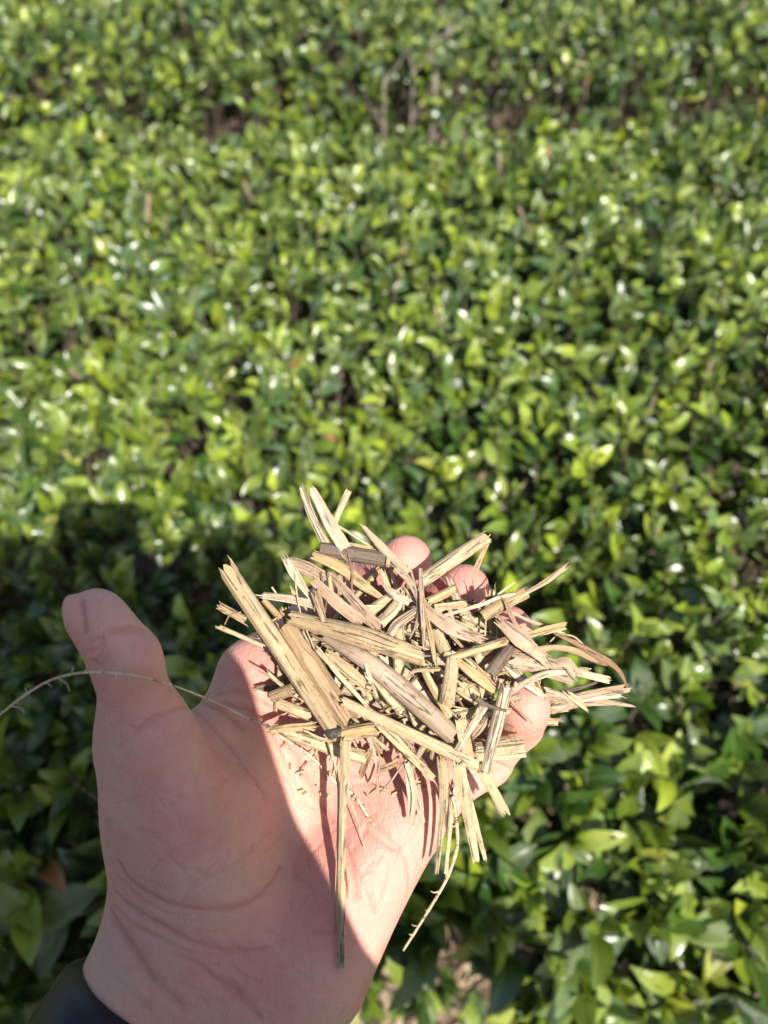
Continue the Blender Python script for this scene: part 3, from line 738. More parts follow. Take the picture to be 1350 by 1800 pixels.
 (T_, 'dark brown ridged stem stub right of centre', ZB, [(480, 1160), (540, 1080), (600, 1000)], [78, 84, 62], 'half', 'dark', [6, 6.5, 6.5], {'rag': 1.5}),
 (S, 'bent yellow stem, upper arm of the right angle near the middle', ZB, [(240, 1072), (400, 1020), (575, 965)], [42, 44, 52], 'half', 'yellow', [10.5, 10, 9], {'tilt': 20, 'rag': .8}),
 (S, 'bent yellow stem, lower mottled arm of the right angle near the middle', ZB, [(255, 1070), (240, 1200), (218, 1335)], [76, 86, 92], 'half', 'speck', [10, 10, 9], {'tilt': -12, 'rag': 1}),
 (T_, 'ridged yellow strip right of the bent stem lower arm', ZF, [(140, 540), (280, 650), (450, 790)], [70, 96, 60], 'flat', 'yellow', [6.5, 7, 6]),
 (K, 'thin long splinter above the ridged yellow strip', ZF, [(230, 500), (350, 620), (470, 750)], [16, 34, 20], 'flat', 'tan', [7.5, 8, 7.5]),
 (T_, 'mottled yellow strip low between bent stem and white bent stem', ZF, [(110, 780), (200, 830), (310, 900)], [50, 88, 70], 'flat', 'speck', [5, 5.5, 5]),
 (T_, 'broad brown sheet with shaded left half beside the little finger', ZB, [(590, 1085), (760, 1110), (955, 1175)], [92, 118, 100], 'sheet', 'grey', [4, 4, 2], {'tilt': 6, 'rag': 2.5}),
 (T_, 'ragged square chip at the right end of the broad brown sheet', ZB, [(850, 1120), (910, 1115), (970, 1170)], [40, 80, 60], 'flat', 'pink', [3.5, 3.5, 2.5], {'rag': 3}),
 (K, 'dark curling dried leaf strand reaching farthest right at the top', ZB, [(850, 915), (1000, 985), (1120, 1060), (1210, 1120), (1262, 1190), (1292, 1262)], [14, 32, 42, 30, 22, 10], 'flat', 'brown', [4, 2, 1, 0, -1, -2], {'wob': 20, 'rag': 1}),
 (K, 'tan curling dried leaf strand under the dark curling strand', ZB, [(765, 1018), (880, 1005), (1000, 1030), (1120, 1085), (1200, 1110)], [30, 34, 40, 44, 16], 'sheet', 'tan', [4, 2.5, 1, 0, -.5], {'wob': 15}),
 (K, 'threadlike pale strand arching over the dark curling strand', ZB, [(920, 930), (980, 945), (1050, 1010), (1150, 1090)], [8, 12, 14, 8], 'thread', 'pink', [4, 3.5, 2.5, 1.5]),
 (T_, 'pale blunt strip poking out right above the dark thin twig', ZB, [(960, 1155), (1060, 1175), (1165, 1200)], [30, 42, 44], 'flat', 'pale', [2, 1.5, 1], {'rag': 1.2}),
 (W_, 'thin charcoal twig poking out right behind the little finger', ZD, [(900, 192), (1020, 162), (1110, 132)], [26, 24, 18], 'solid', 'dark', [0, 0, 0], {'rag': .3}),
 # ---- right side bundle behind the little finger
 (T_, 'topmost pinkish strip of the flat bundle at the far right', ZD, [(840, 262), (1060, 205), (1285, 168)], [40, 44, 50], 'flat', 'pink', [-2, -1, 0], {'behind': True, 'rag': 3}),
 (T_, 'second pinkish strip of the flat bundle at the far right', ZD, [(845, 285), (1040, 225), (1240, 205)], [30, 40, 36], 'flat', 'white', [-3, -1, 0], {'behind': True, 'rag': 2}),
 (T_, 'longest thin strip of the far right bundle ending in a point', ZD, [(900, 238), (1120, 238), (1325, 272)], [26, 34, 16], 'flat', 'pink', [-2, -1, 0], {'behind': True, 'rag': 2}),
 (T_, 'lowest strip of the far right bundle', ZD, [(840, 312), (1010, 268), (1205, 262)], [34, 32, 18], 'flat', 'pink', [-3, -2, -1], {'behind': True}),
 (T_, 'short stub below the far right bundle, right of the little finger', ZD, [(830, 312), (940, 295)], [24, 26], 'flat', 'pale', [-3, -2], {'behind': True}),
 (T_, 'blunt square ended stub poking out just right of the little finger', ZD, [(780, 368), (880, 366)], [42, 44], 'half', 'pale', [-4, -3], {'behind': True, 'rag': .6}),
 (T_, 'dark brown pointed strip passing above the little fingertip', ZD, [(770, 180), (900, 220), (985, 262)], [70, 58, 40], 'flat', 'grey', [1, 0, 0], {'behind': True}),
 (T_, 'pale pointed splinter at the end of the dark pointed strip', ZD, [(930, 200), (985, 245), (1052, 302)], [36, 40, 12], 'flat', 'pale', [1, 1, .5], {'behind': True, 'rag': 2}),
 # ---- lower right
 (T_, 'white curved strip arching over the little fingertip', ZD, [(618, 185), (700, 130), (820, 82), (960, 72)], [30, 38, 40, 30], 'sheet', 'white', [9, 10, 8, 4], {'tilt': 12}),
 (S, 'white bent stem with dark stripes standing in front of the little finger', ZD, [(578, 145), (525, 350), (445, 655)], [72, 84, 62], 'half', 'white', [10.5, 11, 11], {'tilt': -10, 'rag': 2}),
 (T_, 'slim white strip leaning left of the white bent stem', ZD, [(450, 265), (370, 390), (282, 525)], [38, 42, 34], 'flat', 'white', [9.5, 9.5, 9.5]),
 (T_, 'frayed strip under the slim white strip', ZD, [(470, 330), (420, 400), (365, 470)], [34, 46, 20], 'flat', 'pink', [7, 7, 7], {'rag': 3}),
 (W_, 'dark brown thin twig crossing the white bent stem', ZD, [(395, 225), (460, 270), (572, 302)], [34, 26, 16], 'solid', 'dark', [11.5, 12.5, 13.5], {'rag': .3}),
 (T_, 'wide speckled pale sheet lying on the little finger base', ZD, [(400, 545), (530, 530), (665, 515)], [100, 122, 124], 'sheet', 'speck', [9, 9, 8], {'tilt': 0, 'rag': 1.2}),
 (T_, 'flat pale slat left of the white bent stem foot', ZD, [(290, 330), (310, 440), (345, 580)], [60, 72, 60], 'flat', 'pale', [7, 7.5, 7]),
 (S, 'smooth yellow stem running down beside the grey brown stem', ZE, [(920, 800), (1010, 1020), (1190, 1330)], [56, 72, 84], 'half', 'yellow', [6, 6.5, 6.5], {'tilt': 10}),
 (T_, 'reddish brown curled strip near the heap middle', ZE, [(805, 1000), (880, 930), (1100, 915)], [24, 36, 34], 'flat', 'tan', [9, 9.5, 9], {'rag': .5}),
 (K, 'stiff tan needle on the little fingertip', ZD, [(600, 242), (728, 382)], [20, 8], 'thread', 'tan', [10.5, 11]),
 (T_, 'left hanging strip of the pair over the palm edge', ZD, [(205, 570), (215, 830), (165, 1262)], [66, 56, 22], 'flat', 'speck', [8, 9, 9], {'rag': 1.5}),
 (T_, 'thin tail hanging right beside the left hanging strip', ZD, [(255, 800), (240, 1000), (213, 1262)], [30, 26, 22], 'flat', 'pale', [8, 9, 8], {'rag': 1}),
 (T_, 'wide speckled hanging strip over the palm edge', ZD, [(280, 590), (325, 850), (388, 1182)], [72, 66, 42], 'flat', 'speck', [9, 9, 7], {'rag': 1.2, 'tilt': 10}),
 (T_, 'narrow speckled hanging strip splitting off to the right', ZD, [(330, 700), (385, 930), (450, 1175)], [36, 38, 22], 'flat', 'speck', [8.5, 8, 6], {'rag': 1.2, 'tilt': -12}),
 # ---- lower left
 (S, 'short hollow tan stub at the left edge on the palm', ZC, [(398, 220), (520, 175)], [68, 72], 'tube', 'gold', [3, 4], {'rag': .6}),
 (S, 'pale yellow stub below the hollow tan stub', ZC, [(438, 258), (530, 295), (630, 335)], [62, 68, 60], 'half', 'pale', [4, 5, 5], {'rag': 1}),
 (T_, 'flat yellow slat lying along the lower left edge', ZC, [(385, 408), (520, 395), (650, 388)], [40, 46, 40], 'flat', 'yellow', [4, 5, 5], {'rag': 2}),
 (S, 'long pale stem lying low across the palm edge of the heap', ZC, [(498, 440), (720, 510), (955, 580)], [66, 80, 84], 'half', 'pale', [4, 4, 4], {'tilt': 8}),
 (S, 'green flecked yellow stem lying right of the black stem end', ZC, [(715, 455), (860, 425), (1015, 400)], [62, 72, 70], 'half', 'yellow', [7, 7.5, 7], {'tilt': -8}),
 (K, 'needle thin straw under the green flecked stem', ZC, [(590, 420), (740, 475), (1010, 450)], [10, 14, 12], 'thread', 'pale', [8.5, 8.5, 8]),
 (T_, 'small oblong chip hanging below the low pale stem', ZC, [(992, 535), (968, 590), (938, 668)], [26, 34, 40], 'flat', 'tan', [5, 5, 4], {'rag': .6}),
 (T_, 'straight brown grooved strip running down right under the green tinged stem', ZC, [(1000, 370), (1160, 520), (1342, 700)], [24, 46, 42], 'flat', 'gold', [6.5, 7.5, 7]),
 (T_, 'left white tail hanging below the heap middle', ZC, [(1182, 600), (1200, 740), (1216, 900)], [26, 22, 14], 'flat', 'white', [6, 6.5, 6]),
 (T_, 'middle white tail hanging below the heap middle', ZC, [(1195, 600), (1240, 780), (1228, 970)], [34, 30, 26], 'flat', 'white', [7, 7, 6]),
 (T_, 'right white tail with grey tip hanging below the heap middle', ZC, [(1205, 610), (1260, 800), (1300, 955)], [34, 34, 22], 'flat', 'white', [6.5, 6.5, 5]),
 (K, 'dark wiry strand bent into a V over the palm', ZC, [(1042, 600), (1025, 720), (1032, 802), (1110, 710), (1195, 590)], [14, 14, 12, 14, 12], 'thread', 'grey', [6, 6, 5, 6, 7], {'sharp': True}),
 (T_, 'brown chip cluster piece above the dark V strand', ZC, [(1035, 655), (1090, 635), (1160, 605)], [30, 40, 26], 'flat', 'tan', [5, 5.5, 6], {'rag': 2}),
 (T_, 'pale sheet with grey stripe between tan hollow stem and grey brown stem', ZE, [(90, 770), (250, 920), (430, 1060)], [70, 116, 90], 'sheet', 'pale', [6, 6.5, 6], {'tilt': 6}),
 (K, 'slim pale strip lying along the right side of the tan hollow stem', ZE, [(0, 730), (180, 960), (450, 1260)], [30, 44, 26], 'flat', 'pale', [7.5, 8, 8]),
 (T_, 'slender pale strip standing over the grey striped sheet', ZE, [(415, 780), (465, 960), (530, 1160)], [26, 40, 18], 'flat', 'white', [8.5, 9.5, 9]),
 (S, 'yellow slat running down under the grey brown stem', ZE, [(490, 980), (620, 1150), (760, 1300)], [60, 78, 80], 'half', 'pale', [4.5, 5, 5]),
 (K, 'curved dark filament below the grey striped sheet', ZG, [(420, 300), (560, 390), (680, 385), (765, 345)], [8, 10, 9, 7], 'thread', 'brown', [9, 9, 9, 9]),
]
made = {sp[1]: put_straw(sp) for sp in STRAWS}
# smaller fragments that fill the heap: slivers nobody could tell apart, lying in the palm under the pieces above
GRP = 'small loose slivers filling the heap'
for i in range(297):
    for _ in range(40):
        a, rr = rng.uniform(0, 2 * math.pi), math.sqrt(rng.random())
        x, y = 735 + rr * 235 * math.cos(a) + rr * 40 * math.sin(a), 1185 + rr * 135 * math.sin(a)
        if not (x < 470 or y > 1330 or (x > 830 and y > 1190) or (y < 1062 and 600 < x < 740) or (y < 1090 and x >= 740)): break
    if i % 9 == 0: x, y = rng.uniform(775, 860), rng.uniform(1180, 1275)
    hd = hand_depth(x, y) or .262
    d0 = min(hd - .002, .258); d1 = pile_depth(x, y) - .003
    dep = d0 + (d1 - d0) * rng.uniform(.25, 1.0) - (rng.uniform(.002, .006) if i % 4 == 0 else 0)
    ang = rng.gauss(.8, .75); ln = rng.uniform(10, 30) * .5
    dx, dy = math.cos(ang) * ln * 5.4, math.sin(ang) * ln * 5.4
    c0, c1 = P(x - dx, y - dy, dep + rng.uniform(-.002, .004)), P(x + dx, y + dy, dep + rng.uniform(-.002, .004))
    w = rng.choice([.7, .9, 1.2, 1.6, 2.2, 3.0, 3.8]) if dep > d1 else rng.choice([.5, .7, .9, 1.2])
    mid = c0.lerp(c1, .5) + Vector((rng.uniform(-1, 1), rng.uniform(-1, 1), rng.uniform(-1, 1))) * .0009
    pts = clear_of_hand([c0, mid, c1], w)
    me, org = straw_mesh(pts, [w * .8, w, w * rng.uniform(.4, .9)], 60 if w < 2 else 120, .3, i, ragged=min(1.6, w * .6), tilt=rng.uniform(-60, 60), n=6)
    o = link('straw_sliver', me, M_STRAW, label='small loose straw sliver in the middle of the heap', category='straw', group=GRP); o.location = org
    c = TONE[rng.choice(['pale', 'pale', 'white', 'yellow', 'tan', 'pink', 'speck', 'speck', 'grey', 'brown'])]; v = rng.uniform(.85, 1.05); o.color = (c[0] * v, c[1] * v, c[2] * v, c[3])

# crumbs and chaff that fell on to the palm below the heap
for i in range(70):
    x, y = rng.uniform(500, 800), rng.uniform(1285, 1400)
    if rng.random() < .4: x, y = rng.gauss(735, 120), rng.gauss(1190, 70)
    hd = hand_depth(x, y)
    if hd is None: continue
    dep = hd - .0006 if y > 1280 else pile_depth(x, y) - rng.uniform(.003, .008)
    a, ln, w = rng.uniform(0, 6.28), rng.uniform(1.2, 4.0) * .5 * 5.4, rng.uniform(.4, 1.1)
    pts = clear_of_hand([P(x - math.cos(a) * ln, y - math.sin(a) * ln, dep), P(x + math.cos(a) * ln, y + math.sin(a) * ln, dep)], w)
    me, org = straw_mesh(pts, [w, w * .7], 50, .3, 900 + i, ragged=.3, tilt=rng.uniform(-40, 40), n=3, m=3)
    o = link('straw_crumb', me, M_STRAW, label='tiny crumb of chaff lying in or just below the heap', category='straw', group='tiny crumbs of chaff'); o.location = org
    c = TONE[rng.choice(['pale', 'white', 'tan', 'brown', 'speck', 'yellow'])]; o.color = c

# charred end of the longest stem, soil stuck to it
def lump(name, c, rad, seed, mat, parent=None, **kw):
    import bmesh
    bm = bmesh.new(); bmesh.ops.create_icosphere(bm, subdivisions=3, radius=1)
    r = random.Random(seed); ph = [Vector((r.uniform(-4, 4), r.uniform(-4, 4), r.uniform(-4, 4))) for _ in range(5)]
    for v in bm.verts:
        k = 1 + sum(math.sin(v.co.dot(p) + i) for i, p in enumerate(ph)) * .06
        v.co = Vector((v.co.x * rad[0] * k, v.co.y * rad[1] * k, v.co.z * rad[2] * k))
    me = bpy.data.meshes.new(name); bm.to_mesh(me); bm.free()
    me.polygons.foreach_set('use_smooth', [True] * len(me.polygons))
    o = link(name, me, mat, parent, **kw); o.location = c
    return o

def end_point(o, px, py):
    """vertices of a piece nearest to a photo pixel -> local centre of that end and outward direction"""
    vs = [v.co for v in o.data.vertices]
    c = sum(vs, Vector()) / len(vs); far = sorted(vs, key=lambda v: (Vector(to_px(v + o.location)[:2]) - Vector((px, py))).length)[:24]
    e = sum(far, Vector()) / len(far); return e, (e - c).normalized()
tw = made['short thick dark bark twig with pale cut end, on the index finger']
e, d = end_point(tw, *[(360 + 1080 / 3.375), (840 + 490 / 3.375)])
import bmesh
bm = bmesh.new(); bmesh.ops.create_cone(bm, cap_ends=True, segments=18, radius1=.00235, radius2=.0021, depth=.0012)
bmesh.ops.rotate(bm, verts=bm.verts, matrix=d.to_track_quat('Z', 'Y').to_matrix()); bmesh.ops.translate(bm, verts=bm.verts, vec=e + d * .0009)
me = bpy.data.meshes.new('cut_end'); bm.to_mesh(me); bm.free()
uv_from_points(me, np.array([(v.co.x * 900, v.co.y * 900) for v in me.vertices], np.float32))
ce = link('cut_end', me, M_STRAW, tw); ce.color = (.50, .38, .24, .5)
st = made['longest thick golden stem with black lower end, leaning at the left of the heap']
e, d = end_point(st, 586, 1283)
t = NT('charred pith'); co = t.n('ShaderNodeTexCoord').outputs['Object']; nz = t.noise(co, 1500, 3)
t.principled(Base_Color=t.ramp(nz, [(.35, (.015, .013, .012)), (.62, (.09, .075, .06))]), Roughness=.9, Normal=t.bump(nz, 1., .0006)); M_CHAR = t.m
le = lump('charred_end', e + d * .0006, (.0024, .0015, .0016), 3, M_CHAR, st); le.rotation_euler = (0, 0, .35)

# ------------------------------------------------------------------ dry seed stalks with tiny hooked side stalks
def seed_stalk(label, pts, r0, r1, hooks, seed):
    r = random.Random(seed); line = catmull(pts, 46); vs, fs = [], []
    def tube(path, ra, rb, k=6):
        b0 = len(vs)
        for i, p in enumerate(path):
            tg = (path[min(i + 1, len(path) - 1)] - path[max(i - 1, 0)]).normalized(); s = tg.cross(FWD).normalized(); nn = s.cross(tg)
            rad = (ra + (rb - ra) * i / (len(path) - 1)) * (1 + r.uniform(-.12, .12))
            for j in range(k): a = 2 * math.pi * j / k; vs.append(p + s * rad * math.cos(a) + nn * rad * math.sin(a))
        for i in range(len(path) - 1):
            for j in range(k): fs.append((b0 + i * k + j, b0 + i * k + (j + 1) % k, b0 + (i + 1) * k + (j + 1) % k, b0 + (i + 1) * k + j))
        fs.append(tuple(b0 + j for j in range(k))[::-1]); fs.append(tuple(b0 + (len(path) - 1) * k + j for j in range(k)))
    tube(line, r0, r1)
    for h in range(hooks):
        i = int((h + .5 + r.uniform(-.3, .3)) / hooks * (len(line) - 2)); p = line[i]; tg = (line[i + 1] - p).normalized()
        side = tg.cross(FWD).normalized() * r.choice((-1, 1)); ln = r.choice((.0005, .0008, .0012, .0022)) * r.uniform(.7, 1.3); fo = FWD * r.uniform(-.5, .5)
        tube([p, p + (tg * .5 + side * .5 + fo * .3) * ln * .5, p + (tg * .9 + side * .9 + fo) * ln * .9, p + (tg * .8 + side * 1.5 + fo) * ln], r1 * .8, r1 * .35, 5)
    org = line[0].copy()
    me = bpy.data.meshes.new('seed_stalk'); me.from_pydata([tuple(v - org) for v in vs], [], fs); me.polygons.foreach_set('use_smooth', [True] * len(fs)); me.update()
    uv_from_points(me, np.array([((v - org).length * 300, (v - org).length * 900) for v in vs], np.float32))
    o = link('seed_stalk', me, M_STRAW, label=label, category='seed stalk'); o.location = org; o.color = (.66, .56, .40, .2)
    return o
def on_hand(x, y, h, dflt): 
    d = hand_depth(x, y); return P(x, y, (d if d is not None else dflt) - h * .001)
arch = [(-30, 1275, .199), (0, 1256, .1985), (38, 1226, .198), (88, 1196, .197), (140, 1183, .196), (200, 1183, .1955), (262, 1193, .200), (318, 1210, .212), (380, 1235, .226), (430, 1260, .234), (475, 1278, .2375)]
seed_stalk('long hair thin seed stalk arching left over the raised thumb', [P(*p) for p in arch], .00032, .00026, 22, 3)
low = [(470, 1278), (510, 1305), (545, 1328), (578, 1362), (592, 1378)]
seed_stalk('seed stalk with curled hooks lying on the palm left of the hanging stalk', [on_hand(x, y, 2.5, .24) for x, y in low], .0005, .0004, 7, 5)
seed_stalk('short hooked seed stalk on the palm right of the hanging stalk', [on_hand(x, y, 2, .24) for x, y in [(614, 1390), (628, 1405), (642, 1428), (660, 1452)]], .0005, .0004, 4, 8)
seed_stalk('hooked seed stalk dangling below the palm edge at right', [P(*p) for p in [(796, 1400, .232), (803, 1450, .238), (803, 1490, .244), (785, 1545, .25), (750, 1605, .256), (709, 1670, .262)]], .0007, .0005, 13, 9)
# ------------------------------------------------------------------ ground
def ground_material():
    t = NT('soil with mulch'); co = t.n('ShaderNodeTexCoord').outputs['Object']
    a = t.noise(co, 14, 5, .6); b = t.noise(co, 160, 4, .65)
    c = t.ramp(b, [(.3, (.035, .022, .013)), (.52, (.13, .085, .05)), (.72, (.30, .21, .125))])
    c = t.mix(t.mapr(a, .4, .65), c, (.09, .058, .036))
    t.principled(Base_Color=c, Roughness=.95, Normal=t.bump(b, .9, .012)); return t.m
gx, gy = np.meshgrid(np.linspace(-12, 12, 121), np.linspace(-10, 16, 131), indexing='ij')
gz = .012 * np.sin(gx * 5.1 + gy * 3.3) + .01 * np.sin(gy * 7.7 - gx * 2.1)
gv = np.stack([gx, gy, gz], -1).reshape(-1, 3); i0 = np.arange(120)[:, None] * 131 + np.arange(130)[None]
link('ground', mesh_np('ground', gv, np.stack([i0, i0 + 131, i0 + 132, i0 + 1], -1).reshape(-1, 4)), ground_material(), kind='structure')
nr = np.random.default_rng(5)
def sticks(n, x0, x1, y0, y1, lo, hi, r0, r1, z):
    c = np.stack([nr.uniform(x0, x1, n), nr.uniform(y0, y1, n), z + nr.uniform(0, .02, n)], 1)
    a = nr.uniform(0, 2 * np.pi, n); d = np.stack([np.cos(a), np.sin(a), nr.uniform(-.2, .2, n)], 1); l = nr.uniform(lo, hi, n)[:, None]
    s = np.stack([-np.sin(a), np.cos(a), 0 * a], 1); u = np.cross(d, s); r = nr.uniform(r0, r1, n)[:, None]
    ring = []
    for e, k in ((-1, 1.), (1, .7)):
        for q in range(4): th = q * np.pi / 2; ring.append(c + d * l * e / 2 + (s * np.cos(th) + u * np.sin(th) * .5) * r * k)
    Vv = np.stack(ring, 1).reshape(-1, 3); b = np.arange(n)[:, None] * 8
    f = np.concatenate([b + np.array([[q, (q + 1) % 4, 4 + (q + 1) % 4, 4 + q]]) for q in range(4)] + [b + np.array([[3, 2, 1, 0]]), b + np.array([[4, 5, 6, 7]])])
    return Vv, f
t = NT('mulch sticks'); gi = t.n('ShaderNodeNewGeometry').outputs['Random Per Island']
t.principled(Base_Color=t.ramp(gi, [(0, (.10, .07, .045)), (.5, (.27, .19, .12)), (1, (.48, .37, .24))]), Roughness=.85); M_MULCH = t.m
link('mulch', mesh_np('mulch', *sticks(7000, -1.0, 1.0, -.3, .75, .02, .10, .0012, .004, .012), smooth=False), M_MULCH, kind='stuff', label='brown straw and twig mulch scattered over the soil', category='mulch')

# ------------------------------------------------------------------ tea leaves
def leaf_material(individual):
    t = NT('tea leaf single' if individual else 'tea leaf')
    uv = t.n('ShaderNodeUVMap').outputs[0]; sp = t.n('ShaderNodeSeparateXYZ'); t.l(uv, sp.inputs[0]); u, v = sp.outputs[0], sp.outputs[1]
    au = t.math('ABSOLUTE', u)
    if individual: tone = t.n('ShaderNodeObjectInfo').outputs['Color']
    else: tone = t.n('ShaderNodeVertexColor', layer_name='tone').outputs[0]
    vein = t.math('ABSOLUTE', t.math('SINE', t.math('MULTIPLY', t.math('SUBTRACT', v, t.math('MULTIPLY', au, .55)), 26.)))
    veinl = t.mapr(vein, .25, .0); mid = t.mapr(au, .09, .02)
    co = t.n('ShaderNodeTexCoord').outputs['Object']; n = t.noise(co, 70, 3)
    c = t.mix(t.mapr(n, .3, .7), tone, t.mix(1., tone, (.72, .82, .7), 'MULTIPLY'))
    c = t.mix(t.math('MULTIPLY', mid, .6), c, (.20, .27, .06)); c = t.mix(t.math('MULTIPLY', veinl, .16), c, (.16, .24, .05))
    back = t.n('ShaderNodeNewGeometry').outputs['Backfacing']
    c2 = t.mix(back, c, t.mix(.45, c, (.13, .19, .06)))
    hg = t.math('ADD', t.math('MULTIPLY', t.mapr(vein, 0, .6), 1.), t.math('MULTIPLY', n, 1.2))
    rough = t.math('ADD', .33, t.math('MULTIPLY', back, .25))
    b = t.principled(Base_Color=c2, Roughness=rough, Normal=t.bump(hg, .5, .0016))
    b.inputs['Specular IOR Level'].default_value = .8
    b.inputs['Coat Weight'].default_value = .5; b.inputs['Coat Roughness'].default_value = .27
    tr = t.n('ShaderNodeBsdfTranslucent'); t.l(t.mix(1., c, (1.5, 1.9, .55), 'MULTIPLY'), tr.inputs[0])
    mx = t.n('ShaderNodeMixShader'); mx.inputs[0].default_value = .14
    t.l(b.outputs[0], mx.inputs[1]); t.l(tr.outputs[0], mx.inputs[2]); t.l(mx.outputs[0], t.out.inputs[0])
    return t.m
M_LEAF, M_LEAF1 = leaf_material(False), leaf_material(True)
def leaf_shape(seed, NA, us):                           # NA points along the leaf, us across it
    r = np.random.default_rng(seed); s = np.linspace(0, 1, NA)
    wd = np.power(np.sin(np.pi * np.power(s, .82)), .8) * (1 - .25 * s); wd[0] = .03; wd[-1] = .015; wd = wd / wd.max() * .5
    asp = r.uniform(.36, .52); fold = r.uniform(.1, .8); bend = r.uniform(-.3, 1.3); twist = r.uniform(-.5, .5); wav = r.uniform(.0, .12); ph = r.uniform(0, 6); bulge = r.uniform(.1, .5)
    ang = np.concatenate([[0], np.cumsum(np.full(NA - 1, bend / (NA - 1)))])
    px = np.concatenate([[0], np.cumsum(np.cos(ang[1:]) / (NA - 1))]); pz = -np.concatenate([[0], np.cumsum(np.sin(ang[1:]) / (NA - 1))])
    out, uv = [], []
    for i in range(NA):
        for u in us:
            y = u * wd[i] * asp; au = abs(u); h = wd[i] * asp * (au * fold + bulge * au * (1 - au) * 2) + wav * np.sin(s[i] * 17 + ph + (3 if u < 0 else 0)) * au * wd[i]
            a = twist * s[i]; y2, h2 = y * np.cos(a) - h * np.sin(a), y * np.sin(a) + h * np.cos(a)
            out.append((px[i] + np.sin(ang[i]) * h2, y2, pz[i] + np.cos(ang[i]) * h2)); uv.append((u, s[i]))
    nc = len(us); f = np.array([(i * nc + c, i * nc + c + 1, (i + 1) * nc + c + 1, (i + 1) * nc + c) for i in range(NA - 1) for c in range(nc - 1)], np.int32)[:, ::-1].copy()
    return np.array(out, np.float32), np.array(uv, np.float32), f
SHAPES = [leaf_shape(i, 6, (-1, 0, 1.)) for i in range(24)]; LF = SHAPES[0][2]; NV = len(SHAPES[0][0])
LEAF_ME = []
for k_ in range(24):
    sv, su, sf = leaf_shape(k_, 8, (-1, -.5, 0, .5, 1.)); me = mesh_np('leaf', sv, sf); uv_from_points(me, su); me.materials.append(M_LEAF1); LEAF_ME.append(me)
def wave(x, y, s): return np.sin(x * 7.3 + s) * np.sin(y * 6.1 + 1.7 * s) * .5 + np.sin(x * 17.1 + 2 * s + y * 9.0) * .3 + np.sin(y * 23.7 - x * 13.3 + s) * .2

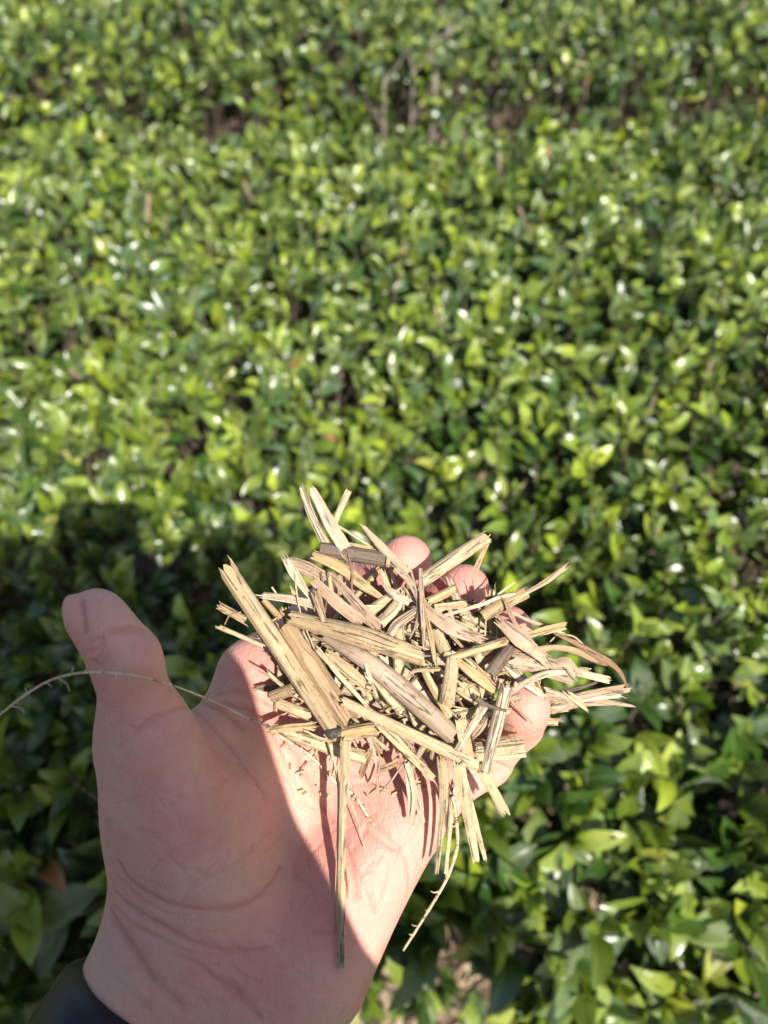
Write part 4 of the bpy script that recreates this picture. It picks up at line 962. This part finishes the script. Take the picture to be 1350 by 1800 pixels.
TS = np.array(to_sun)
def HOLE(x, yz, seed):                                  # bare pockets: far row's face, and the near row's ragged foot
    return ((wave(x * 2.2, x * .7, seed + 2) > .42) & (yz[:, 1] < .85) & (yz[:, 0] > 1.4)) | ((wave(x * 2.6, x * 1.1, 1.3) > .1) & (yz[:, 0] < .12) & (yz[:, 1] < .80))
def hedge(label, profile, x0, x1, shoots, seed, n_leaf=300, lean=.35, size=1.):
    r = np.random.default_rng(seed)
    pf = np.array(profile, float); seg = np.diff(pf[:, :2], axis=0); sl = np.hypot(seg[:, 0], seg[:, 1]); wgt = sl * pf[:-1, 2]; cum = np.concatenate([[0], np.cumsum(wgt)]) / wgt.sum()
    t = r.random(shoots); k = np.searchsorted(cum, t, side='right') - 1; f = (t - cum[k]) / (cum[k + 1] - cum[k])
    yz = pf[k, :2] + seg[k] * f[:, None]; nrm = np.stack([-seg[k, 1], seg[k, 0]], 1) / sl[k, None]
    x = r.uniform(x0, x1, shoots)
    wv = wave(x, yz[:, 0], seed)
    dep = np.abs(r.normal(0, .028, shoots)) + np.where(r.random(shoots) < .3, r.uniform(0, .10, shoots), 0)
    off = wv * .03 - dep
    base = np.stack([x, yz[:, 0] + nrm[:, 0] * off, yz[:, 1] + nrm[:, 1] * off], 1)
    up = np.stack([r.normal(0, lean, shoots), nrm[:, 0] * .8 + r.normal(0, lean, shoots), nrm[:, 1] * .6 + .7 + 0 * x], 1); up /= np.linalg.norm(up, axis=1, keepdims=True)
    e1 = np.cross(up, r.normal(size=(shoots, 3))); e1 /= np.linalg.norm(e1, axis=1, keepdims=True); e2 = np.cross(up, e1)
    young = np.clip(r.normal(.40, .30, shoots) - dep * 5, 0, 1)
    Lp, Lm, Ls, Lt, Lsh, Ld = [], [], [], [], [], []
    NL = 5; sh_len = r.uniform(.035, .075, shoots) * size
    for j in range(NL):
        az = j * 2.399 + r.uniform(0, 6.28, shoots); el = r.normal(.68 + .16 * j, .30, shoots)      # leaves near the tip stand up
        rad = e1 * np.cos(az)[:, None] + e2 * np.sin(az)[:, None]
        d = rad * np.cos(el)[:, None] + up * np.sin(el)[:, None]
        nn = up * np.cos(el)[:, None] - rad * np.sin(el)[:, None]
        roll = r.normal(0, .45, shoots)[:, None]; sd = np.cross(nn, d); nn, sd = nn * np.cos(roll) + sd * np.sin(roll), sd * np.cos(roll) - nn * np.sin(roll)
        nn = nn + TS * (.8 * np.sign(nn @ TS)[:, None] * r.random((shoots, 1))); nn -= d * np.einsum('ij,ij->i', nn, d)[:, None]; nn /= np.linalg.norm(nn, axis=1, keepdims=True); sd = np.cross(nn, d)
        p = base + up * (sh_len * (j - NL + 1.5) / NL)[:, None]
        ln = r.uniform(.038, .072, shoots) * np.clip(1.7 - 2.6 * (yz[:, 0] - .05), 1., 1.6) * (1.12 - .10 * j) * size; ln = np.where((j == NL - 1), ln * r.uniform(.45, .9, shoots), ln)
        hole = HOLE(x, yz, seed)
        keep = ~hole & (r.random(shoots) < (.95 if j < 4 else .75))
        Lp.append(p[keep]); Lm.append(np.stack([d, sd, nn], 2)[keep]); Ls.append(ln[keep]); Ld.append(dep[keep])
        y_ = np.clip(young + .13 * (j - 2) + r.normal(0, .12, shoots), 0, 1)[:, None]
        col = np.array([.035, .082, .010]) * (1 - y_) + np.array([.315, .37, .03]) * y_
        col = col * r.uniform(.7, 1.3, (shoots, 1))
        sick = r.random(shoots); col = np.where((sick < .002)[:, None], np.array([.42, .17, .05]), col); col = np.where(((sick > .004) & (sick < .012))[:, None], np.array([.34, .33, .05]), col)
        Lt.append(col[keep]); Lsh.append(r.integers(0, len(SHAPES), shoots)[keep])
    Lp, Lm, Ls, Lt, Lsh, Ld = map(np.concatenate, (Lp, Lm, Ls, Lt, Lsh, Ld))
    root = link('tea_hedge', None, label=label, category='hedge', group='clipped rows of tea bushes'); root.location = (0, 0, 0)
    # the leaves that show largest in the photograph are parts of their own
    q = Lp + Lm[:, :, 0] * Ls[:, None] * .5 - np.array(CAMP); dpt = q @ np.array(FWD); sx = 675 + q @ np.array(RT) / dpt * F_PX; sy = 900 - q @ np.array(UP) / dpt * F_PX
    facing = np.abs(np.einsum('ij,ij->i', Lm[:, :, 2], q / np.linalg.norm(q, axis=1, keepdims=True)))
    hidden = (sx > 200) & (sx < 800) & (sy > 1000) & (sx - 200 < (1800 - sy) * 1.6 + 250)
    sc = np.where((sx > 5) & (sx < 1345) & (sy > 5) & (sy < 1795) & ~hidden & (Ld < .03), Ls / dpt * (facing + .25) * (Lp[:, 2] > .55), 0)
    order = np.argsort(-sc); solo = order[:n_leaf]; rest = order[n_leaf:]
    for i in solo:
        o = bpy.data.objects.new('leaf', LEAF_ME[Lsh[i]]); COL.objects.link(o); o.parent = root
        m = Matrix.Identity(4)
        for a in range(3):
            for b in range(3): m[a][b] = float(Lm[i, a, b] * Ls[i])
            m[a][3] = float(Lp[i, a])
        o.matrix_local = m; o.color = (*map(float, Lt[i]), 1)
    sv = np.stack([s[0] for s in SHAPES])[Lsh[rest]]; su = np.stack([s[1] for s in SHAPES])[Lsh[rest]]
    VV = np.einsum('nij,nvj->nvi', Lm[rest], sv * Ls[rest, None, None]) + Lp[rest, None, :]
    n = len(rest); FF = (LF[None] + (np.arange(n) * NV)[:, None, None]).reshape(-1, 4)
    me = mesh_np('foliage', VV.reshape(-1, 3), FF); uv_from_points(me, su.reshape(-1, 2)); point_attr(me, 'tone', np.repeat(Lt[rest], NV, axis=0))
    fo = link('foliage', me, M_LEAF, root, kind='stuff')
    keep = np.ones(shoots, bool) & ~(HOLE(x, yz, seed)); base, up, sh_len, e1, e2 = base[keep], up[keep], sh_len[keep], e1[keep], e2[keep]; shoots = int(keep.sum())
    # shoots: thin stems from the wood up to the tips
    tip = base + up * (sh_len * .35)[:, None]; bot = base - up * (sh_len * 1.0 + .07)[:, None] + r.normal(0, .012, (shoots, 3))
    rr = r.uniform(.0009, .0016, shoots)[:, None]
    ring = [p + (e1 * math.cos(a) + e2 * math.sin(a)) * rr * kk for p, kk in ((bot, 1.5), (tip, .8)) for a in (0, 2.094, 4.189)]
    VV = np.stack(ring, 1).reshape(-1, 3); b = np.arange(shoots)[:, None] * 6
    link('shoot_stems', mesh_np('shoot_stems', VV, np.concatenate([b + np.array([[q, (q + 1) % 3, 3 + (q + 1) % 3, 3 + q]]) for q in range(3)])), M_WOOD, root, kind='stuff')
    # pruned stubs with pale cut ends
    ns = 420; pick = r.integers(0, shoots, ns); sb = base[pick] + r.normal(0, .01, (ns, 3)); st = sb + up[pick] * r.uniform(.0, .010, (ns, 1)); rs = r.uniform(.0012, .0026, (ns, 1))
    ring = [p + (e1[pick] * math.cos(a) + e2[pick] * math.sin(a)) * rs for p in (sb - up[pick] * .05, st) for a in (0, 1.257, 2.513, 3.77, 5.027)]
    b = np.arange(ns)[:, None] * 10
    me = mesh_np('pruned_stubs', np.stack(ring, 1).reshape(-1, 3), np.concatenate([b + np.array([[q, (q + 1) % 5, 5 + (q + 1) % 5, 5 + q]]) for q in range(5)] + [b + np.array([[5, 6, 7, 8]]), b + np.array([[5, 8, 9, 9]])]), smooth=False); me.validate()
    link('pruned_stubs', me, M_STUB, root, kind='stuff')
    # woody frame of the bushes
    nb = 150; Vb, Fb = [], []
    yc = (pf[:, 0].min() + pf[:, 0].max()) / 2
    for i in range(nb):
        bx = x0 + (x1 - x0) * (i + r.random()) / nb; p0 = np.array([bx, yc + r.normal(0, .08), 0.0]); t_ = r.random(); k_ = int(r.integers(0, len(pf) - 1))
        tgt = np.array([bx + r.normal(0, .15), *(pf[k_, :2] + seg[k_] * r.random())]); tgt = p0 + (tgt - p0) * .93
        ctl = p0 * .5 + tgt * .5 + np.array([r.normal(0, .05), r.normal(0, .05), .05]); ra = r.uniform(.004, .010)
        for s_ in range(6):
            u_ = s_ / 5; c = p0 * (1 - u_)**2 + ctl * 2 * u_ * (1 - u_) + tgt * u_ * u_
            for q in range(5): a = q * 2 * np.pi / 5; Vb.append(c + np.array([math.cos(a), math.sin(a), 0]) * ra * (1 - .65 * u_))
        for s_ in range(5):
            for q in range(5): o_ = i * 30; Fb.append((o_ + s_ * 5 + q, o_ + s_ * 5 + (q + 1) % 5, o_ + (s_ + 1) * 5 + (q + 1) % 5, o_ + (s_ + 1) * 5 + q))
    link('branches', mesh_np('branches', np.array(Vb), np.array(Fb)), M_WOOD, root, kind='stuff')
    return root
t = NT('tea wood'); co = t.n('ShaderNodeTexCoord').outputs['Object']
t.principled(Base_Color=t.ramp(t.noise(co, 90, 4), [(.3, (.045, .034, .024)), (.7, (.15, .115, .08))]), Roughness=.85); M_WOOD = t.m
t = NT('pruned wood'); co = t.n('ShaderNodeTexCoord').outputs['Object']
t.principled(Base_Color=t.ramp(t.noise(co, 200, 3), [(.3, (.20, .13, .085)), (.7, (.46, .33, .24))]), Roughness=.8); M_STUB = t.m
# cross-sections (y, z, density) of the two rows
front = hedge('wide clipped row of tea bushes in the foreground under the hand', [(.13, .42, .3), (.10, .56, .35), (.085, .68, .5), (.13, .79, .8), (.28, .87, 1.), (.6, .90, 1.), (.95, .905, 1.), (1.27, .89, .8), (1.33, .80, .4), (1.34, .60, .6)], -1.1, 1.1, 13000, 3, size=.56)
back = hedge('second clipped row of tea bushes beyond the dark gap at the top', [(1.53, .45, .3), (1.52, .66, .6), (1.51, .79, .8), (1.58, .88, 1.), (1.75, .92, 1.), (2.1, .93, 1.), (2.42, .90, .8), (2.44, .55, .6), (2.44, .15, 1.)], -1.35, 1.35, 10500, 9, lean=.4, size=.56)

# bare grey twigs standing in the gap between the rows
def bare_twig(label, pts, r0, r1, seed):
    r = random.Random(seed); line = catmull([Vector(p) for p in pts], 14); vs, fs = [], []
    def tube(path, ra, rb, k=6):
        b0 = len(vs)
        for i, p in enumerate(path):
            tg = (path[min(i + 1, len(path) - 1)] - path[max(i - 1, 0)]).normalized(); s = tg.cross(Vector((.3, 1, .2))).normalized(); nn = s.cross(tg); rad = (ra + (rb - ra) * i / (len(path) - 1)) * r.uniform(.85, 1.15)
            for j in range(k): a = 2 * math.pi * j / k; vs.append(p + s * rad * math.cos(a) + nn * rad * math.sin(a))
        for i in range(len(path) - 1):
            for j in range(k): fs.append((b0 + i * k + j, b0 + i * k + (j + 1) % k, b0 + (i + 1) * k + (j + 1) % k, b0 + (i + 1) * k + j))
        fs.append(tuple(b0 + (len(path) - 1) * k + j for j in range(k)))
    tube(line, r0, r1)
    for i in (4, 6, 8, 10, 12):
        p = line[i]; d = (line[i + 1] - line[i]).normalized(); s = Vector((r.uniform(-1, 1), r.uniform(-.6, .3), r.uniform(0, .4))) * .05
        tube([p, p + d * .02 + s * .5, p + d * .045 + s, p + d * .07 + s * 1.1], r1 * .9, r1 * .4)
    org = line[0].copy(); me = bpy.data.meshes.new('bare_twig'); me.from_pydata([tuple(v - org) for v in vs], [], fs); me.polygons.foreach_set('use_smooth', [True] * len(fs)); me.update()
    o = link('bare_twig', me, M_TWIG, label=label, category='twig', group='bare twigs between the hedge rows'); o.location = org
t = NT('bare grey wood'); co = t.n('ShaderNodeTexCoord').outputs['Object']
t.principled(Base_Color=t.ramp(t.noise(co, 120, 4), [(.3, (.13, .105, .08)), (.7, (.34, .29, .24))]), Roughness=.85); M_TWIG = t.m
for lab, pts, sd in (('tallest bare grey forked twig in the gap between the rows, top centre', [(775, 205, 1.47), (768, 150, 1.48), (788, 90, 1.50), (792, 20, 1.54)], 1),
                     ('bare crooked twig just left of the tallest forked twig in the gap', [(752, 205, 1.47), (766, 140, 1.47), (752, 95, 1.48), (768, 55, 1.49)], 2),
                     ('short bare upright twig left of the crooked twig in the gap', [(722, 200, 1.46), (726, 150, 1.46), (721, 95, 1.47)], 3),
                     ('thin bare twig leftmost in the gap, left of the short upright twig', [(680, 205, 1.46), (675, 165, 1.46), (683, 128, 1.47)], 4)):
    foot = P(*pts[0]); bare_twig(lab, [(foot.x + .02, foot.y + .02, .02), tuple(foot.lerp(Vector((foot.x, foot.y, .3)), .5))] + [tuple(P(*p)) for p in pts[1:]], .0036, .0015, sd)
